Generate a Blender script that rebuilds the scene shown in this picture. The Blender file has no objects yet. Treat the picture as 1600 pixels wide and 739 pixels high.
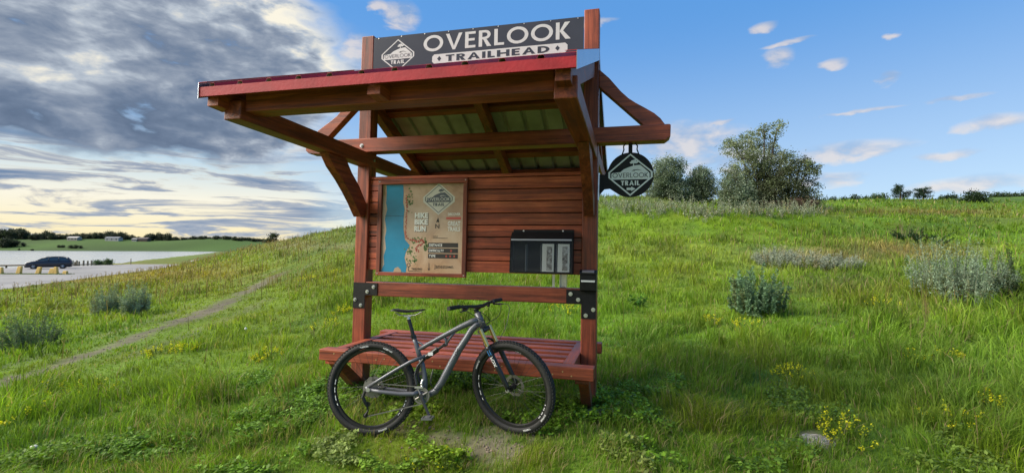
import bpy, math, random
import numpy as np
from mathutils import Matrix, Vector
random.seed(7); RNG = np.random.default_rng(11)
scn = bpy.context.scene
COL = scn.collection
R = math.radians

# ------------------------------------------------------------------ camera
FPX = 744.7
EYE = np.array([2.7735, -4.4096, 1.2508])
YAW = -0.24342
def axes(yaw, pitch, roll):
    cy, sy, cp, sp = math.cos(yaw), math.sin(yaw), math.cos(pitch), math.sin(pitch)
    f = np.array([sy*cp, cy*cp, sp]); r0 = np.array([cy, -sy, 0.0]); u0 = np.cross(r0, f)
    return (math.cos(roll)*r0+math.sin(roll)*u0, -math.sin(roll)*r0+math.cos(roll)*u0, f)
CW = axes(YAW, 0.0275, 0.004)                 # the camera as it stands
KW = axes(YAW, 0.045973, 0.018476)            # the same camera seen from the slightly leaning kiosk
Mw = np.stack(CW, 1); Mk = np.stack(KW, 1)
TROT = Mw @ Mk.T                              # lean of the kiosk against the plumb line
TT = EYE - TROT @ EYE
KM = Matrix([list(TROT[i]) + [TT[i]] for i in range(3)] + [[0, 0, 0, 1]])
cam = bpy.data.objects.new('camera', bpy.data.cameras.new('camera')); COL.objects.link(cam)
cam.data.sensor_width = 36; cam.data.lens = 36*FPX/1600
cam.data.clip_start = .05; cam.data.clip_end = 6000
cam.matrix_world = Matrix([[CW[0][i], CW[1][i], -CW[2][i], EYE[i]] for i in range(3)] + [[0, 0, 0, 1]])
scn.camera = cam
FH = np.array([math.sin(YAW), math.cos(YAW)]); GH = np.array([math.cos(YAW), -math.sin(YAW)])
def uv2xy(u, v): return EYE[0]+u*GH[0]+v*FH[0], EYE[1]+u*GH[1]+v*FH[1]
def xy2uv(x, y): return (x-EYE[0])*GH[0]+(y-EYE[1])*GH[1], (x-EYE[0])*FH[0]+(y-EYE[1])*FH[1]
def ray(px, py):
    d = CW[2]+(px-800)/FPX*CW[0]-(py-369.5)/FPX*CW[1]
    return d/(d[0]*FH[0]+d[1]*FH[1])
def pv(px, py, v):                           # the point seen at (px, py) at horizontal distance v
    return EYE+ray(px, py)*v

# ------------------------------------------------------------------ light and sky
SUN_AZ, SUN_EL = -98.0, 36.0                  # degrees right of the viewing direction, above the horizon
EXPO = 1.0
def az_dir(az, el):
    a, e = R(az), R(el)
    h = FH*math.cos(a)+GH*math.sin(a)
    return Vector((h[0]*math.cos(e), h[1]*math.cos(e), math.sin(e)))
scn.view_settings.view_transform = 'Standard'; scn.view_settings.look = 'None'
scn.view_settings.exposure = EXPO; scn.view_settings.gamma = 1
SKY_STRENGTH = 0.15
sun = bpy.data.objects.new('sun', bpy.data.lights.new('sun', 'SUN')); COL.objects.link(sun)
sun.data.energy = 3.9; sun.data.angle = R(50); sun.data.color = (1.0, .93, .80)
sd = az_dir(SUN_AZ, SUN_EL)
sun.rotation_euler = sd.to_track_quat('Z', 'Y').to_euler()
sun.location = (0, 0, 30)

class NT:
    def __init__(s, tree): s.t = tree; s.n = tree.nodes; s.l = tree.links
    def add(s, ty, **kw):
        n = s.n.new(ty)
        for k, v in kw.items():
            if k in ('inputs',): continue
            setattr(n, k, v)
        for k, v in kw.get('inputs', {}).items():
            if isinstance(v, bpy.types.NodeSocket): s.l.new(v, n.inputs[k])
            else: n.inputs[k].default_value = v
        return n
    def math(s, op, a, b=0.0, c=0.0, clamp=False):
        n = s.n.new('ShaderNodeMath'); n.operation = op; n.use_clamp = clamp
        for i, v in enumerate((a, b, c)):
            if isinstance(v, bpy.types.NodeSocket): s.l.new(v, n.inputs[i])
            else: n.inputs[i].default_value = v
        return n.outputs[0]
    def ramp(s, f, stops, interp='LINEAR'):
        n = s.n.new('ShaderNodeValToRGB'); s.l.new(f, n.inputs[0]); r = n.color_ramp; r.interpolation = interp
        while len(r.elements) < len(stops): r.elements.new(.5)
        for e, (p, c) in zip(r.elements, stops):
            e.position = p; e.color = (c, c, c, 1) if isinstance(c, (int, float)) else tuple(c)+(1,)
        return n.outputs[0]
    def mix(s, f, a, b, mode='MIX'):
        n = s.n.new('ShaderNodeMix'); n.data_type = 'RGBA'; n.blend_type = mode
        for i, v in ((0, f), (6, a), (7, b)):
            if isinstance(v, bpy.types.NodeSocket): s.l.new(v, n.inputs[i])
            elif i == 0: n.inputs[0].default_value = v
            else: n.inputs[i].default_value = tuple(v)+(1,)
        return n.outputs[2]
    def noise(s, vec, scale, detail=4, rough=.55, dist=0.0, dim='3D'):
        n = s.n.new('ShaderNodeTexNoise'); n.noise_dimensions = dim
        if vec is not None: s.l.new(vec, n.inputs['Vector'])
        n.inputs['Scale'].default_value = scale; n.inputs['Detail'].default_value = detail
        n.inputs['Roughness'].default_value = rough; n.inputs['Distortion'].default_value = dist
        return n.outputs['Fac']
def srgb(r, g, b):
    f = lambda c: (c/255/12.92) if c/255 <= .04045 else ((c/255+.055)/1.055)**2.4
    return (f(r), f(g), f(b))

world = bpy.data.worlds.new('World'); scn.world = world; world.use_nodes = True
W = NT(world.node_tree); W.n.clear()
wout = W.add('ShaderNodeOutputWorld')
sky = W.add('ShaderNodeTexSky', sky_type='NISHITA', sun_disc=False)
sky.sun_elevation = R(SUN_EL); sky.sun_rotation = math.atan2(sd[0], sd[1]); sky.altitude = 400
sky.air_density = 1.0; sky.dust_density = .6; sky.ozone_density = 2.5
def build_sky():
    tc = W.add('ShaderNodeTexCoord')
    nrm = W.add('ShaderNodeVectorMath', operation='NORMALIZE', inputs={0: tc.outputs['Generated']})
    D = nrm.outputs[0]
    def dot(v):
        n = W.add('ShaderNodeVectorMath', operation='DOT_PRODUCT', inputs={0: D}); n.inputs[1].default_value = v
        return n.outputs['Value']
    f = dot((FH[0], FH[1], 0)); g = dot((GH[0], GH[1], 0)); z = dot((0, 0, 1))
    az = W.math('MULTIPLY', W.math('ARCTAN2', g, f), 57.2958)       # degrees right of north-ish heading
    el = W.math('MULTIPLY', W.math('ARCSINE', z), 57.2958)
    # cloud layer coordinates: a flat deck high overhead
    zz = W.math('ADD', W.math('MAXIMUM', z, 0.0), .10)
    pu = W.math('DIVIDE', g, zz); pvv = W.math('DIVIDE', f, zz)
    deck = W.add('ShaderNodeCombineXYZ', inputs={0: pu, 1: pvv, 2: 0.3}).outputs[0]
    angv = W.add('ShaderNodeCombineXYZ', inputs={0: W.math('MULTIPLY', az, .05), 1: W.math('MULTIPLY', el, .11), 2: 0.0}).outputs[0]
    n1 = W.noise(deck, 1.1, 8, .55, .3)
    n2 = W.noise(angv, 2.0, 8, .54, .3)
    n3 = W.noise(angv, 5.5, 7, .54, .25)
    streakv = W.add('ShaderNodeCombineXYZ', inputs={0: W.math('MULTIPLY', az, .05), 1: W.math('MULTIPLY', el, .42), 2: 4.0}).outputs[0]
    n4 = W.noise(streakv, 1.5, 9, .62, .7)
    def sstep(x, a, b):
        n = W.add('ShaderNodeMapRange', interpolation_type='SMOOTHSTEP', inputs={0: x, 1: a, 2: b, 3: 0.0, 4: 1.0}); return n.outputs[0]
    wob = W.math('MULTIPLY', W.math('SUBTRACT', n2, .5), 16.0)
    wob2 = W.math('MULTIPLY', W.math('SUBTRACT', n3, .5), 7.0)
    wb = W.math('ADD', wob, wob2)
    # big dark bank on the left: above 8 degrees, left of a slanting edge
    e1 = sstep(W.math('ADD', el, W.math('MULTIPLY', wb, .38)), 8.0, 9.8)
    side = W.math('SUBTRACT', W.math('MULTIPLY', W.math('ABSOLUTE', W.math('SUBTRACT', el, 18.5)), -.95), 16.5)
    azw = W.math('ADD', az, W.math('MULTIPLY', wb, .7))
    e2 = W.math('SUBTRACT', 1.0, sstep(W.math('SUBTRACT', azw, side), -3.5, 2.5))
    bank = W.math('MULTIPLY', e1, e2)
    thin = sstep(W.math('ADD', W.math('MULTIPLY', n2, .55), W.math('MULTIPLY', n3, .45)), .30, .44)
    bank = W.math('MULTIPLY', bank, W.math('ADD', W.math('MULTIPLY', thin, .75), .25))
    dark = W.math('ADD', W.math('MULTIPLY', n2, .62), W.math('MULTIPLY', n3, .38))
    lowshade = W.math('MULTIPLY', sstep(el, 20.0, 8.0), .10)
    edge = W.math('MULTIPLY', sstep(W.math('SUBTRACT', azw, side), -9.0, 0.0), .14)
    topl = W.math('MULTIPLY', sstep(el, 20, 27), .03)
    dark2 = W.math('ADD', W.math('ADD', W.math('SUBTRACT', dark, lowshade), edge), topl)
    bankcol = W.ramp(dark2, [(.32, srgb(92, 110, 136)), (.42, srgb(114, 131, 156)), (.50, srgb(148, 160, 178)), (.56, srgb(186, 196, 208)), (.64, srgb(252, 246, 228))])
    # low bright zone with stretched grey-blue streaks, left half only
    left = W.math('SUBTRACT', 1.0, sstep(azw, -26.0, -8.0))
    low = W.math('SUBTRACT', 1.0, sstep(el, 8.0, 15.0))
    glow = W.ramp(W.math('DIVIDE', el, 16.0), [(0.0, srgb(255, 236, 176)), (.14, srgb(255, 243, 204)), (.30, srgb(252, 248, 230)), (.5, srgb(206, 226, 236)), (.8, srgb(160, 202, 240))])
    stm = sstep(n4, .455, .54)
    stm = W.math('MULTIPLY', stm, sstep(el, .2, 1.6))
    stcol = W.ramp(n4, [(.47, srgb(226, 216, 196)), (.53, srgb(176, 184, 196)), (.64, srgb(118, 142, 174))])
    lowcol = W.mix(stm, glow, stcol)
    lowmask = W.math('MULTIPLY', left, low)
    # small white clouds on the right, each an ellipse with a frayed edge
    blobs = None
    for (px, py, rx, ry) in [(1220, 85, 26, 16), (1305, 96, 26, 10), (1390, 118, 22, 10), (1197, 38, 22, 9), (1400, 48, 18, 5),
                             (1060, 222, 115, 34), (1150, 250, 90, 22), (930, 30, 40, 6), (1240, 60, 40, 5), (1500, 150, 60, 5), (1350, 170, 70, 4), (1330, 233, 105, 17), (1480, 240, 60, 8), (1565, 186, 60, 15), (1520, 285, 110, 15),
                             (1290, 278, 70, 12), (622, 20, 34, 22), (590, 4, 22, 8), (560, 75, 26, 26), (1130, 188, 20, 4), (480, 228, 90, 24)]:
        a0 = math.degrees(math.atan((px-800)/FPX)); c0 = math.cos(R(a0))
        e0 = math.degrees(math.atan((390-py)/FPX*c0)); k = math.degrees(1/FPX)
        ra, re = rx*k*c0*c0, ry*k*c0
        dx = W.math('DIVIDE', W.math('SUBTRACT', W.math('ADD', az, W.math('MULTIPLY', wob2, .35)), a0), ra)
        dy = W.math('DIVIDE', W.math('SUBTRACT', W.math('ADD', el, W.math('MULTIPLY', wob2, .25)), e0), re)
        m = W.math('SUBTRACT', 1.0, W.math('ADD', W.math('MULTIPLY', dx, dx), W.math('MULTIPLY', dy, dy)))
        blobs = m if blobs is None else W.math('MAXIMUM', blobs, m)
    bm = sstep(W.math('ADD', blobs, W.math('MULTIPLY', W.math('SUBTRACT', n3, .5), 2.6)), -.25, 1.0)
    bm = W.math('MULTIPLY', bm, .85)
    blcol = W.ramp(n3, [(.38, srgb(160, 182, 214)), (.6, srgb(236, 226, 220))])
    # pale horizon air on the right
    tint = W.mix(sstep(el, 27.0, 0.0), srgb(92, 165, 240), srgb(196, 224, 250))
    b_sky = W.add('ShaderNodeBackground', inputs={0: sky.outputs[0], 1: SKY_STRENGTH*.5})
    c1 = W.mix(lowmask, (0, 0, 0), lowcol)
    c2 = W.mix(bm, tint, blcol)
    c3 = W.mix(lowmask, c2, lowcol)
    c4 = W.mix(bank, c3, bankcol)
    cover = W.math('MAXIMUM', W.math('MAXIMUM', bank, lowmask), W.math('MAXIMUM', bm, .74))
    b_cl = W.add('ShaderNodeBackground', inputs={0: c4, 1: 2**-EXPO})
    mx = W.add('ShaderNodeMixShader', inputs={0: cover, 1: b_sky.outputs[0], 2: b_cl.outputs[0]})
    W.l.new(mx.outputs[0], wout.inputs[0])
build_sky()

# ------------------------------------------------------------------ materials
MATS = {}
def mat(name, col=(.5, .5, .5), rough=.6, metal=0.0, coat=0.0, fn=None, spec=.5, trans=0.0, alpha=1.0):
    if name in MATS: return MATS[name]
    m = bpy.data.materials.new(name); m.use_nodes = True
    N = NT(m.node_tree); b = N.n['Principled BSDF']
    b.inputs['Base Color'].default_value = tuple(col)+(1,)
    b.inputs['Roughness'].default_value = rough; b.inputs['Metallic'].default_value = metal
    b.inputs['Coat Weight'].default_value = coat; b.inputs['Specular IOR Level'].default_value = spec
    b.inputs['Transmission Weight'].default_value = trans; b.inputs['Alpha'].default_value = alpha
    if fn: fn(N, b)
    MATS[name] = m; return m
def speckle(scale, amt, bump=0.0, bscale=None):
    def fn(N, b):
        tc = N.add('ShaderNodeTexCoord').outputs['Object']
        c = tuple(b.inputs['Base Color'].default_value)[:3]
        n = N.noise(tc, scale, 6, .6)
        lo = tuple(x*(1-amt) for x in c); hi = tuple(min(1, x*(1+amt)) for x in c)
        N.l.new(N.mix(N.ramp(n, [(.3, 0.0), (.7, 1.0)]), lo, hi), b.inputs['Base Color'])
        if bump:
            bp = N.add('ShaderNodeBump', inputs={'Strength': bump, 'Distance': .01, 'Height': N.noise(tc, bscale or scale*4, 5, .6)})
            N.l.new(bp.outputs[0], b.inputs['Normal'])
    return fn
def wood(axis, tone=1.0, planks=False):
    def fn(N, b):
        tc = N.add('ShaderNodeTexCoord').outputs['Object']
        oi = N.add('ShaderNodeObjectInfo').outputs['Random']
        sc = [26, 26, 26]; sc[axis] = 1.1
        mp = N.add('ShaderNodeMapping', inputs={'Vector': tc}); mp.inputs['Scale'].default_value = sc
        off = N.add('ShaderNodeCombineXYZ', inputs={0: N.math('MULTIPLY', oi, 31), 1: N.math('MULTIPLY', oi, 17), 2: N.math('MULTIPLY', oi, 23)})
        N.l.new(off.outputs[0], mp.inputs['Location'])
        v = mp.outputs[0]
        g = N.noise(v, 1.0, 5, .65, .8)
        fine = N.noise(v, 5.0, 4, .7)
        knot = N.noise(tc, 3.1, 2, .5, 1.2)
        f = N.math('ADD', N.math('MULTIPLY', g, .7), N.math('MULTIPLY', fine, .3))
        if planks:
            br = N.add('ShaderNodeSeparateXYZ', inputs={0: tc}).outputs[2]
            pid = N.math('FLOOR', N.math('DIVIDE', br, .1165))
            rn = N.add('ShaderNodeTexWhiteNoise', noise_dimensions='1D', inputs={'W': pid}).outputs[0]
            f = N.math('ADD', f, N.math('MULTIPLY', N.math('SUBTRACT', rn, .5), .16))
        c = [(.34, tuple(x*tone for x in (.060, .014, .007))), (.45, tuple(x*tone for x in (.17, .034, .015))), (.54, tuple(x*tone for x in (.26, .052, .021))), (.66, tuple(x*tone for x in (.40, .105, .045)))]
        colr = N.ramp(f, c)
        kk = N.ramp(knot, [(.70, 0.0), (.78, .8)])
        colr = N.mix(kk, colr, (.06, .016, .008))
        wear = N.ramp(N.noise(tc, 9.0, 6, .7), [(.62, 0.0), (.75, .35)])
        colr = N.mix(wear, colr, (.33, .15, .085))
        sm = N.noise(tc, 1.7, 6, .65, .6)
        colr = N.mix(1.0, colr, N.ramp(sm, [(.3, .62), (.7, 1.3)]), 'MULTIPLY')
        colr = N.mix(1.0, colr, N.ramp(oi, [(0.0, (.78, .80, .80)), (1.0, (1.22, 1.16, 1.12))]), 'MULTIPLY')
        zc = N.add('ShaderNodeSeparateXYZ', inputs={0: tc}).outputs[2]
        foot = N.math('MULTIPLY', N.ramp(N.math('ADD', zc, N.math('MULTIPLY', N.noise(tc, 6, 5, .7), .35)), [(.10, 1.0), (.38, 0.0)]), .55)
        colr = N.mix(foot, colr, (.10, .075, .05))
        chk = N.ramp(fine, [(.22, .75), (.30, 0.0)])
        colr = N.mix(chk, colr, (.03, .010, .006))
        N.l.new(colr, b.inputs['Base Color'])
        N.l.new(N.ramp(g, [(.3, .42), (.7, .60)]), b.inputs['Roughness'])
        bp = N.add('ShaderNodeBump', inputs={'Strength': .6, 'Distance': .004, 'Height': f})
        N.l.new(bp.outputs[0], b.inputs['Normal'])
    return fn
WX = mat('stained_wood_x', rough=.5, fn=wood(0)); WY = mat('stained_wood_y', rough=.5, fn=wood(1)); WZ = mat('stained_wood_z', rough=.5, fn=wood(2))
WP = mat('stained_wood_planks', rough=.5, fn=wood(0, 1.35, True))
BENCHX = mat('bench_wood', rough=.5, fn=wood(0, 1.05)); BENCHY = mat('bench_wood_y', rough=.5, fn=wood(1, 1.05))
REDM = mat('red_painted_metal', (.33, .014, .022), .58, 0.0, 0, spec=.3, fn=speckle(5, .28, .2, 60))
TRIM = mat('sky_sheen_trim', (.42, .45, .50), .25, .85, 0, fn=speckle(5, .12))  # pale blue-grey metal, sky sheen on the rake put into its colour
UNDER = mat('roof_underside', (.36, .34, .38), .55, 0.0, fn=speckle(2.5, .3))
BLK = mat('black_powder_coat', (.010, .010, .011), .55, spec=.3, fn=speckle(30, .3, .1))
STEEL = mat('zinc_steel', (.60, .60, .60), .33, .85, fn=speckle(40, .15))
ALU = mat('grey_anodised', (.62, .62, .62), .35, .8)
SIGNBG = mat('sign_charcoal', (.036, .040, .056), .22, 0, 0, spec=.7, fn=speckle(2, .15))
SIGNFG = mat('sign_silver', (.52, .53, .54), .42, 0, fn=speckle(20, .05))
WHITE = mat('white_print', (.80, .80, .78), .45, fn=speckle(20, .04))
BLKP = mat('black_print', (.02, .02, .022), .5)

# ------------------------------------------------------------------ mesh helpers
class MB:
    def __init__(s): s.v = []; s.f = []; s.m = []
    def add(s, vs, fs, mi=0):
        o = len(s.v); s.v += [tuple(map(float, p)) for p in vs]; s.f += [tuple(i+o for i in f) for f in fs]; s.m += [mi]*len(fs); return s
    def box(s, a, b, mi=0):
        (x0, y0, z0), (x1, y1, z1) = a, b
        return s.add([(x0, y0, z0), (x1, y0, z0), (x1, y1, z0), (x0, y1, z0), (x0, y0, z1), (x1, y0, z1), (x1, y1, z1), (x0, y1, z1)],
                     [(0, 3, 2, 1), (4, 5, 6, 7), (0, 1, 5, 4), (1, 2, 6, 5), (2, 3, 7, 6), (3, 0, 4, 7)], mi)
    def prism(s, poly, axis, a, b, mi=0):      # polygon in the two other axes (cyclic order kept), extruded along axis
        def P(p, t):
            q = [0, 0, 0]; o = [i for i in range(3) if i != axis]; q[o[0]] = p[0]; q[o[1]] = p[1]; q[axis] = t; return q
        n = len(poly); vs = [P(p, a) for p in poly]+[P(p, b) for p in poly]
        area = sum(poly[i][0]*poly[(i+1) % n][1]-poly[(i+1) % n][0]*poly[i][1] for i in range(n))
        sgn = area*(-1 if axis == 1 else 1)*(b-a)
        caps = [tuple(range(n))[::-1], tuple(range(n, 2*n))]; sides = [(i, (i+1) % n, n+(i+1) % n, n+i) for i in range(n)]
        fs = caps+sides
        if sgn < 0: fs = [f[::-1] for f in fs]
        return s.add(vs, fs, mi)
    def tube(s, pts, r, n=8, mi=0, cap=True, sx=1.0):
        pts = [Vector(p) for p in pts]; k = len(pts); rr = r if isinstance(r, (list, tuple)) else [r]*k
        vs = []; up = None
        for i, p in enumerate(pts):
            d = (pts[min(i+1, k-1)]-pts[max(i-1, 0)]).normalized()
            if up is None: up = Vector((0, 0, 1)) if abs(d.z) < .9 else Vector((1, 0, 0))
            a = d.cross(up).normalized(); b = a.cross(d).normalized(); up = b
            for j in range(n):
                t = 2*math.pi*j/n; vs.append(p+a*(rr[i]*math.cos(t)*sx)+b*(rr[i]*math.sin(t)))
        fs = []
        for i in range(k-1):
            for j in range(n): fs.append((i*n+j, i*n+(j+1) % n, (i+1)*n+(j+1) % n, (i+1)*n+j))
        if cap: fs += [tuple(range(n))[::-1], tuple(range((k-1)*n, k*n))]
        return s.add(vs, fs, mi)
    def cyl(s, a, b, r, n=12, mi=0): return s.tube([a, b], r, n, mi)
    def ball(s, c, r, n=8, m=5, mi=0, sc=(1, 1, 1)):
        vs = []; fs = []
        for i in range(m+1):
            th = math.pi*i/m
            for j in range(n):
                ph = 2*math.pi*j/n
                vs.append((c[0]+r*sc[0]*math.sin(th)*math.cos(ph), c[1]+r*sc[1]*math.sin(th)*math.sin(ph), c[2]+r*sc[2]*math.cos(th)))
        for i in range(m):
            for j in range(n): fs.append((i*n+j, (i+1)*n+j, (i+1)*n+(j+1) % n, i*n+(j+1) % n))
        return s.add(vs, fs, mi)
    def xf(s, M):
        s.v = [tuple(M @ Vector(p)) for p in s.v]; return s
    def build(s, name, mats, parent=None, bevel=0, smooth=False, auto=False):
        me = bpy.data.meshes.new(name); me.from_pydata(s.v, [], s.f)
        mats = mats if isinstance(mats, (list, tuple)) else [mats]
        for m in mats: me.materials.append(m)
        if len(mats) > 1: me.polygons.foreach_set('material_index', s.m)
        if smooth: me.polygons.foreach_set('use_smooth', [True]*len(me.polygons))
        me.update()
        o = bpy.data.objects.new(name, me); COL.objects.link(o)
        if parent: o.parent = parent
        if bevel:
            b = o.modifiers.new('bevel', 'BEVEL'); b.width = bevel; b.segments = 2; b.limit_method = 'ANGLE'
        return o
def empty(name, label, cat, M=None, group=None):
    o = bpy.data.objects.new(name, None); COL.objects.link(o); o.empty_display_size = .1
    if M is not None: o.matrix_world = M
    return tag(o, label, cat, group)
def tag(o, label=None, cat=None, group=None, kind=None):
    if label: o['label'] = label
    if cat: o['category'] = cat
    if group: o['group'] = group
    if kind: o['kind'] = kind
    return o
def KE(name, label, cat, group=None): return empty(name, label, cat, KM.copy(), group)
def dup_tree(o, parent=None):
    c = o.copy(); COL.objects.link(c)
    if parent: c.parent = parent
    for ch in [x for x in ALLCH.get(o.name, [])]: dup_tree(ch, c)
    return c
ALLCH = {}
def np_mesh(name, V, quads, tris, mt, col=None, parent=None, smooth=False):
    """fast mesh from numpy arrays; quads (n,4), tris (m,3), col (verts,3)"""
    me = bpy.data.meshes.new(name); nq = 0 if quads is None else len(quads); nt = 0 if tris is None else len(tris)
    me.vertices.add(len(V)); me.vertices.foreach_set('co', np.ascontiguousarray(V, dtype=np.float32).ravel())
    li = []; 
    if nq: li.append(np.asarray(quads, dtype=np.int32).ravel())
    if nt: li.append(np.asarray(tris, dtype=np.int32).ravel())
    li = np.concatenate(li); me.loops.add(len(li)); me.loops.foreach_set('vertex_index', li)
    st = np.concatenate([np.arange(nq)*4, nq*4+np.arange(nt)*3]).astype(np.int32)
    me.polygons.add(nq+nt); me.polygons.foreach_set('loop_start', st)
    if smooth: me.polygons.foreach_set('use_smooth', np.ones(nq+nt, dtype=bool))
    me.update(calc_edges=True)
    if col is not None:
        a = me.color_attributes.new('col', 'FLOAT_COLOR', 'POINT')
        a.data.foreach_set('color', np.concatenate([col, np.ones((len(col), 1))], 1).astype(np.float32).ravel())
    me.materials.append(mt)
    o = bpy.data.objects.new(name, me); COL.objects.link(o)
    if parent: o.parent = parent
    return o
def fol_mat(name, tl=.35, rough=.6):
    m = bpy.data.materials.new(name); m.use_nodes = True; N = NT(m.node_tree); N.n.clear()
    out = N.add('ShaderNodeOutputMaterial'); at = N.add('ShaderNodeAttribute', attribute_name='col')
    p = N.add('ShaderNodeBsdfPrincipled', inputs={'Base Color': at.outputs['Color'], 'Roughness': rough, 'Specular IOR Level': .25})
    br = N.mix(1.0, at.outputs['Color'], (1.25, 1.25, .8), 'MULTIPLY')
    t = N.add('ShaderNodeBsdfTranslucent', inputs={0: br})
    mx = N.add('ShaderNodeMixShader', inputs={0: tl, 1: p.outputs[0], 2: t.outputs[0]})
    N.l.new(mx.outputs[0], out.inputs[0]); return m
GRASS_M = fol_mat('grass_blades', .42, .5); LEAF_M = fol_mat('leaves', .30, .55); SILVER_M = fol_mat('silver_leaves', .25, .7)
BARK = mat('bark', (.075, .055, .042), .9, fn=speckle(14, .5, .6))

# ------------------------------------------------------------------ terrain
CTRL = [(800, 739, 3.3), (0, 739, 3.4), (1600, 739, 3.2), (400, 739, 3.3), (1200, 739, 3.25), (800, 739, 3.3),
 (0, 600, 6.8), (200, 540, 8.6), (300, 497, 11.), (380, 460, 15.5), (440, 430, 24.), (0, 530, 10.5), (0, 484, 17.), (100, 479, 17.5), (60, 466, 24), (170, 448, 33),
 (345, 404, 80.), (420, 384, 64.), (500, 369, 54.), (555, 357, 46.), (750, 338, 44.), (940, 313, 42.), (1040, 314, 42.), (1130, 322, 42.),
 (1290, 315, 58.), (1350, 314, 60), (1440, 313, 66.), (1520, 310, 70), (1600, 306, 74.), (1500, 322, 55), (1350, 324, 48), (1600, 318, 58), (1700, 305, 74), (1800, 305, 74), (700, 468, 11.5), (1000, 480, 11.), (1000, 405, 17.), (1200, 408, 17.), (1400, 412, 16.), (1600, 428, 13.5),
 (1600, 510, 8.), (1300, 510, 8.), (1100, 600, 5.), (1400, 600, 5.), (1000, 355, 27.), (1200, 348, 30.), (1400, 348, 34.), (1600, 345, 38.),
 (560, 446, 14.), (560, 406, 22.), (480, 406, 26.), (560, 486, 10.2), (450, 508, 9.6), (450, 605, 5.5), (250, 660, 4.6), (640, 400, 24), (800, 400, 20.), (1120, 332, 35.), (950, 330, 35.)]
def kw(p): return TROT @ np.array(p)+TT
ctrl = []
for px, py, v in CTRL:
    p = pv(px, py, v); u_, v_ = xy2uv(p[0], p[1]); ctrl.append((u_, v_, p[2]))
for p in [(.07, .07, -.12), (2.41, .07, -.05), (.763, -.887, -.195), (1.96, -.71, -.135), (1.3, -.6, -.15), (2.4, -.6, -.08), (1.2, .7, -.07)]:
    q = kw(p); u_, v_ = xy2uv(q[0], q[1]); ctrl.append((u_, v_, q[2]))
LOTZ = -1.52; LAKEZ = -2.75
for u_, v_, z_ in [(-32.4, 31.7, -1.52), (-38.5, 43, -1.52), (-46.7, 62, -1.52), (-52.6, 78, -1.52), (-27, 13.5, -1.3), (-54, 27, -1.52), (-67, 54, -1.52), (-65, 84, -1.55), (-75, 110, -2.2), (-55, 110, -1.5),
                   (0, 0, -.27), (-3, 0, -.32), (3, 0, -.2), (-8, 0, -.6), (8, 0, .1), (0, 110, 6.5), (60, 110, 8.5), (60, 140, 9), (-30, 110, 1.6), (30, 5, 1.4), (-15, 110, 4)]:
    ctrl.append((u_, v_, z_))
ctrl = np.array(ctrl)
def warp(u, v):
    vc = np.clip(v, 0, 120); a = np.clip(u/(vc+3), -1.6, 1.6); b = np.log1p(vc/3)
    return np.stack([a*1.6, b], -1)
Cw = warp(ctrl[:, 0], ctrl[:, 1])
def tpsk(r2): return .5*r2*np.log(r2+1e-9)
def _solve():
    n = len(Cw); D = ((Cw[:, None]-Cw[None])**2).sum(-1); K = tpsk(D)+np.eye(n)*.002
    P = np.concatenate([np.ones((n, 1)), Cw], 1); A = np.zeros((n+3, n+3)); A[:n, :n] = K; A[:n, n:] = P; A[n:, :n] = P.T
    # solve for height scaled by distance, so far errors stay small in view
    return np.linalg.solve(A, np.concatenate([ctrl[:, 2], [0, 0, 0]]))
TW = _solve()
def tps(u, v):
    q = warp(u, v); sh = q.shape[:-1]; q = q.reshape(-1, 2); out = np.empty(len(q))
    for i in range(0, len(q), 40000):
        c = q[i:i+40000]; D = ((c[:, None]-Cw[None])**2).sum(-1)
        out[i:i+40000] = tpsk(D) @ TW[:-3]+TW[-3]+c @ TW[-2:]
    return out.reshape(sh)
LOT = np.array([(-25.0, 23.3), (-28.8, 32.2), (-34.8, 46.5), (-38.5, 57.0), (-41.0, 61.5), (-48.6, 61.0), (-50.6, 48.), (-53, 35), (-60, 18), (-64, 0), (-46, -10), (-34, 0), (-26.5, 12)])*1.35
def poly_sd(poly, u, v):
    """signed distance to polygon, negative inside"""
    u = np.asarray(u, float); v = np.asarray(v, float); d2 = np.full(u.shape, 1e18); ins = np.zeros(u.shape, bool); n = len(poly)
    for i in range(n):
        x0, y0 = poly[i]; x1, y1 = poly[(i+1) % n]; ex, ey = x1-x0, y1-y0
        t = np.clip(((u-x0)*ex+(v-y0)*ey)/(ex*ex+ey*ey), 0, 1)
        d2 = np.minimum(d2, (u-x0-t*ex)**2+(v-y0-t*ey)**2)
        c = ((y0 > v) != (y1 > v)) & (u < ex*(v-y0)/(ey if ey else 1e-9)+x0); ins ^= c
    d = np.sqrt(d2); return np.where(ins, -d, d)
SHV = np.array([-900, -60, 0, 24, 47, 65, 83, 95, 110, 128, 270, 510, 590, 2000.]); SHU = np.array([-120, -105, -91, -85, -75.6, -72.6, -71.6, -79, -90, -103, -181, -318, -380, -380.])
def ss(x, a, b):
    t = np.clip((x-a)/(b-a), 0, 1); return t*t*(3-2*t)
def vnoise(x, y, s, seed=0):
    x = np.asarray(x)/s; y = np.asarray(y)/s; xi = np.floor(x).astype(np.int64); yi = np.floor(y).astype(np.int64); fx = x-xi; fy = y-yi
    fx = fx*fx*(3-2*fx); fy = fy*fy*(3-2*fy)
    def h(a, b):
        n = (a*374761393+b*668265263+seed*1442695041) & 0x7fffffff; n = ((n ^ (n >> 13))*1274126177) & 0x7fffffff
        return ((n ^ (n >> 16)) & 0xffff)/65535.
    return (h(xi, yi)*(1-fx)+h(xi+1, yi)*fx)*(1-fy)+(h(xi, yi+1)*(1-fx)+h(xi+1, yi+1)*fx)*fy
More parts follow.
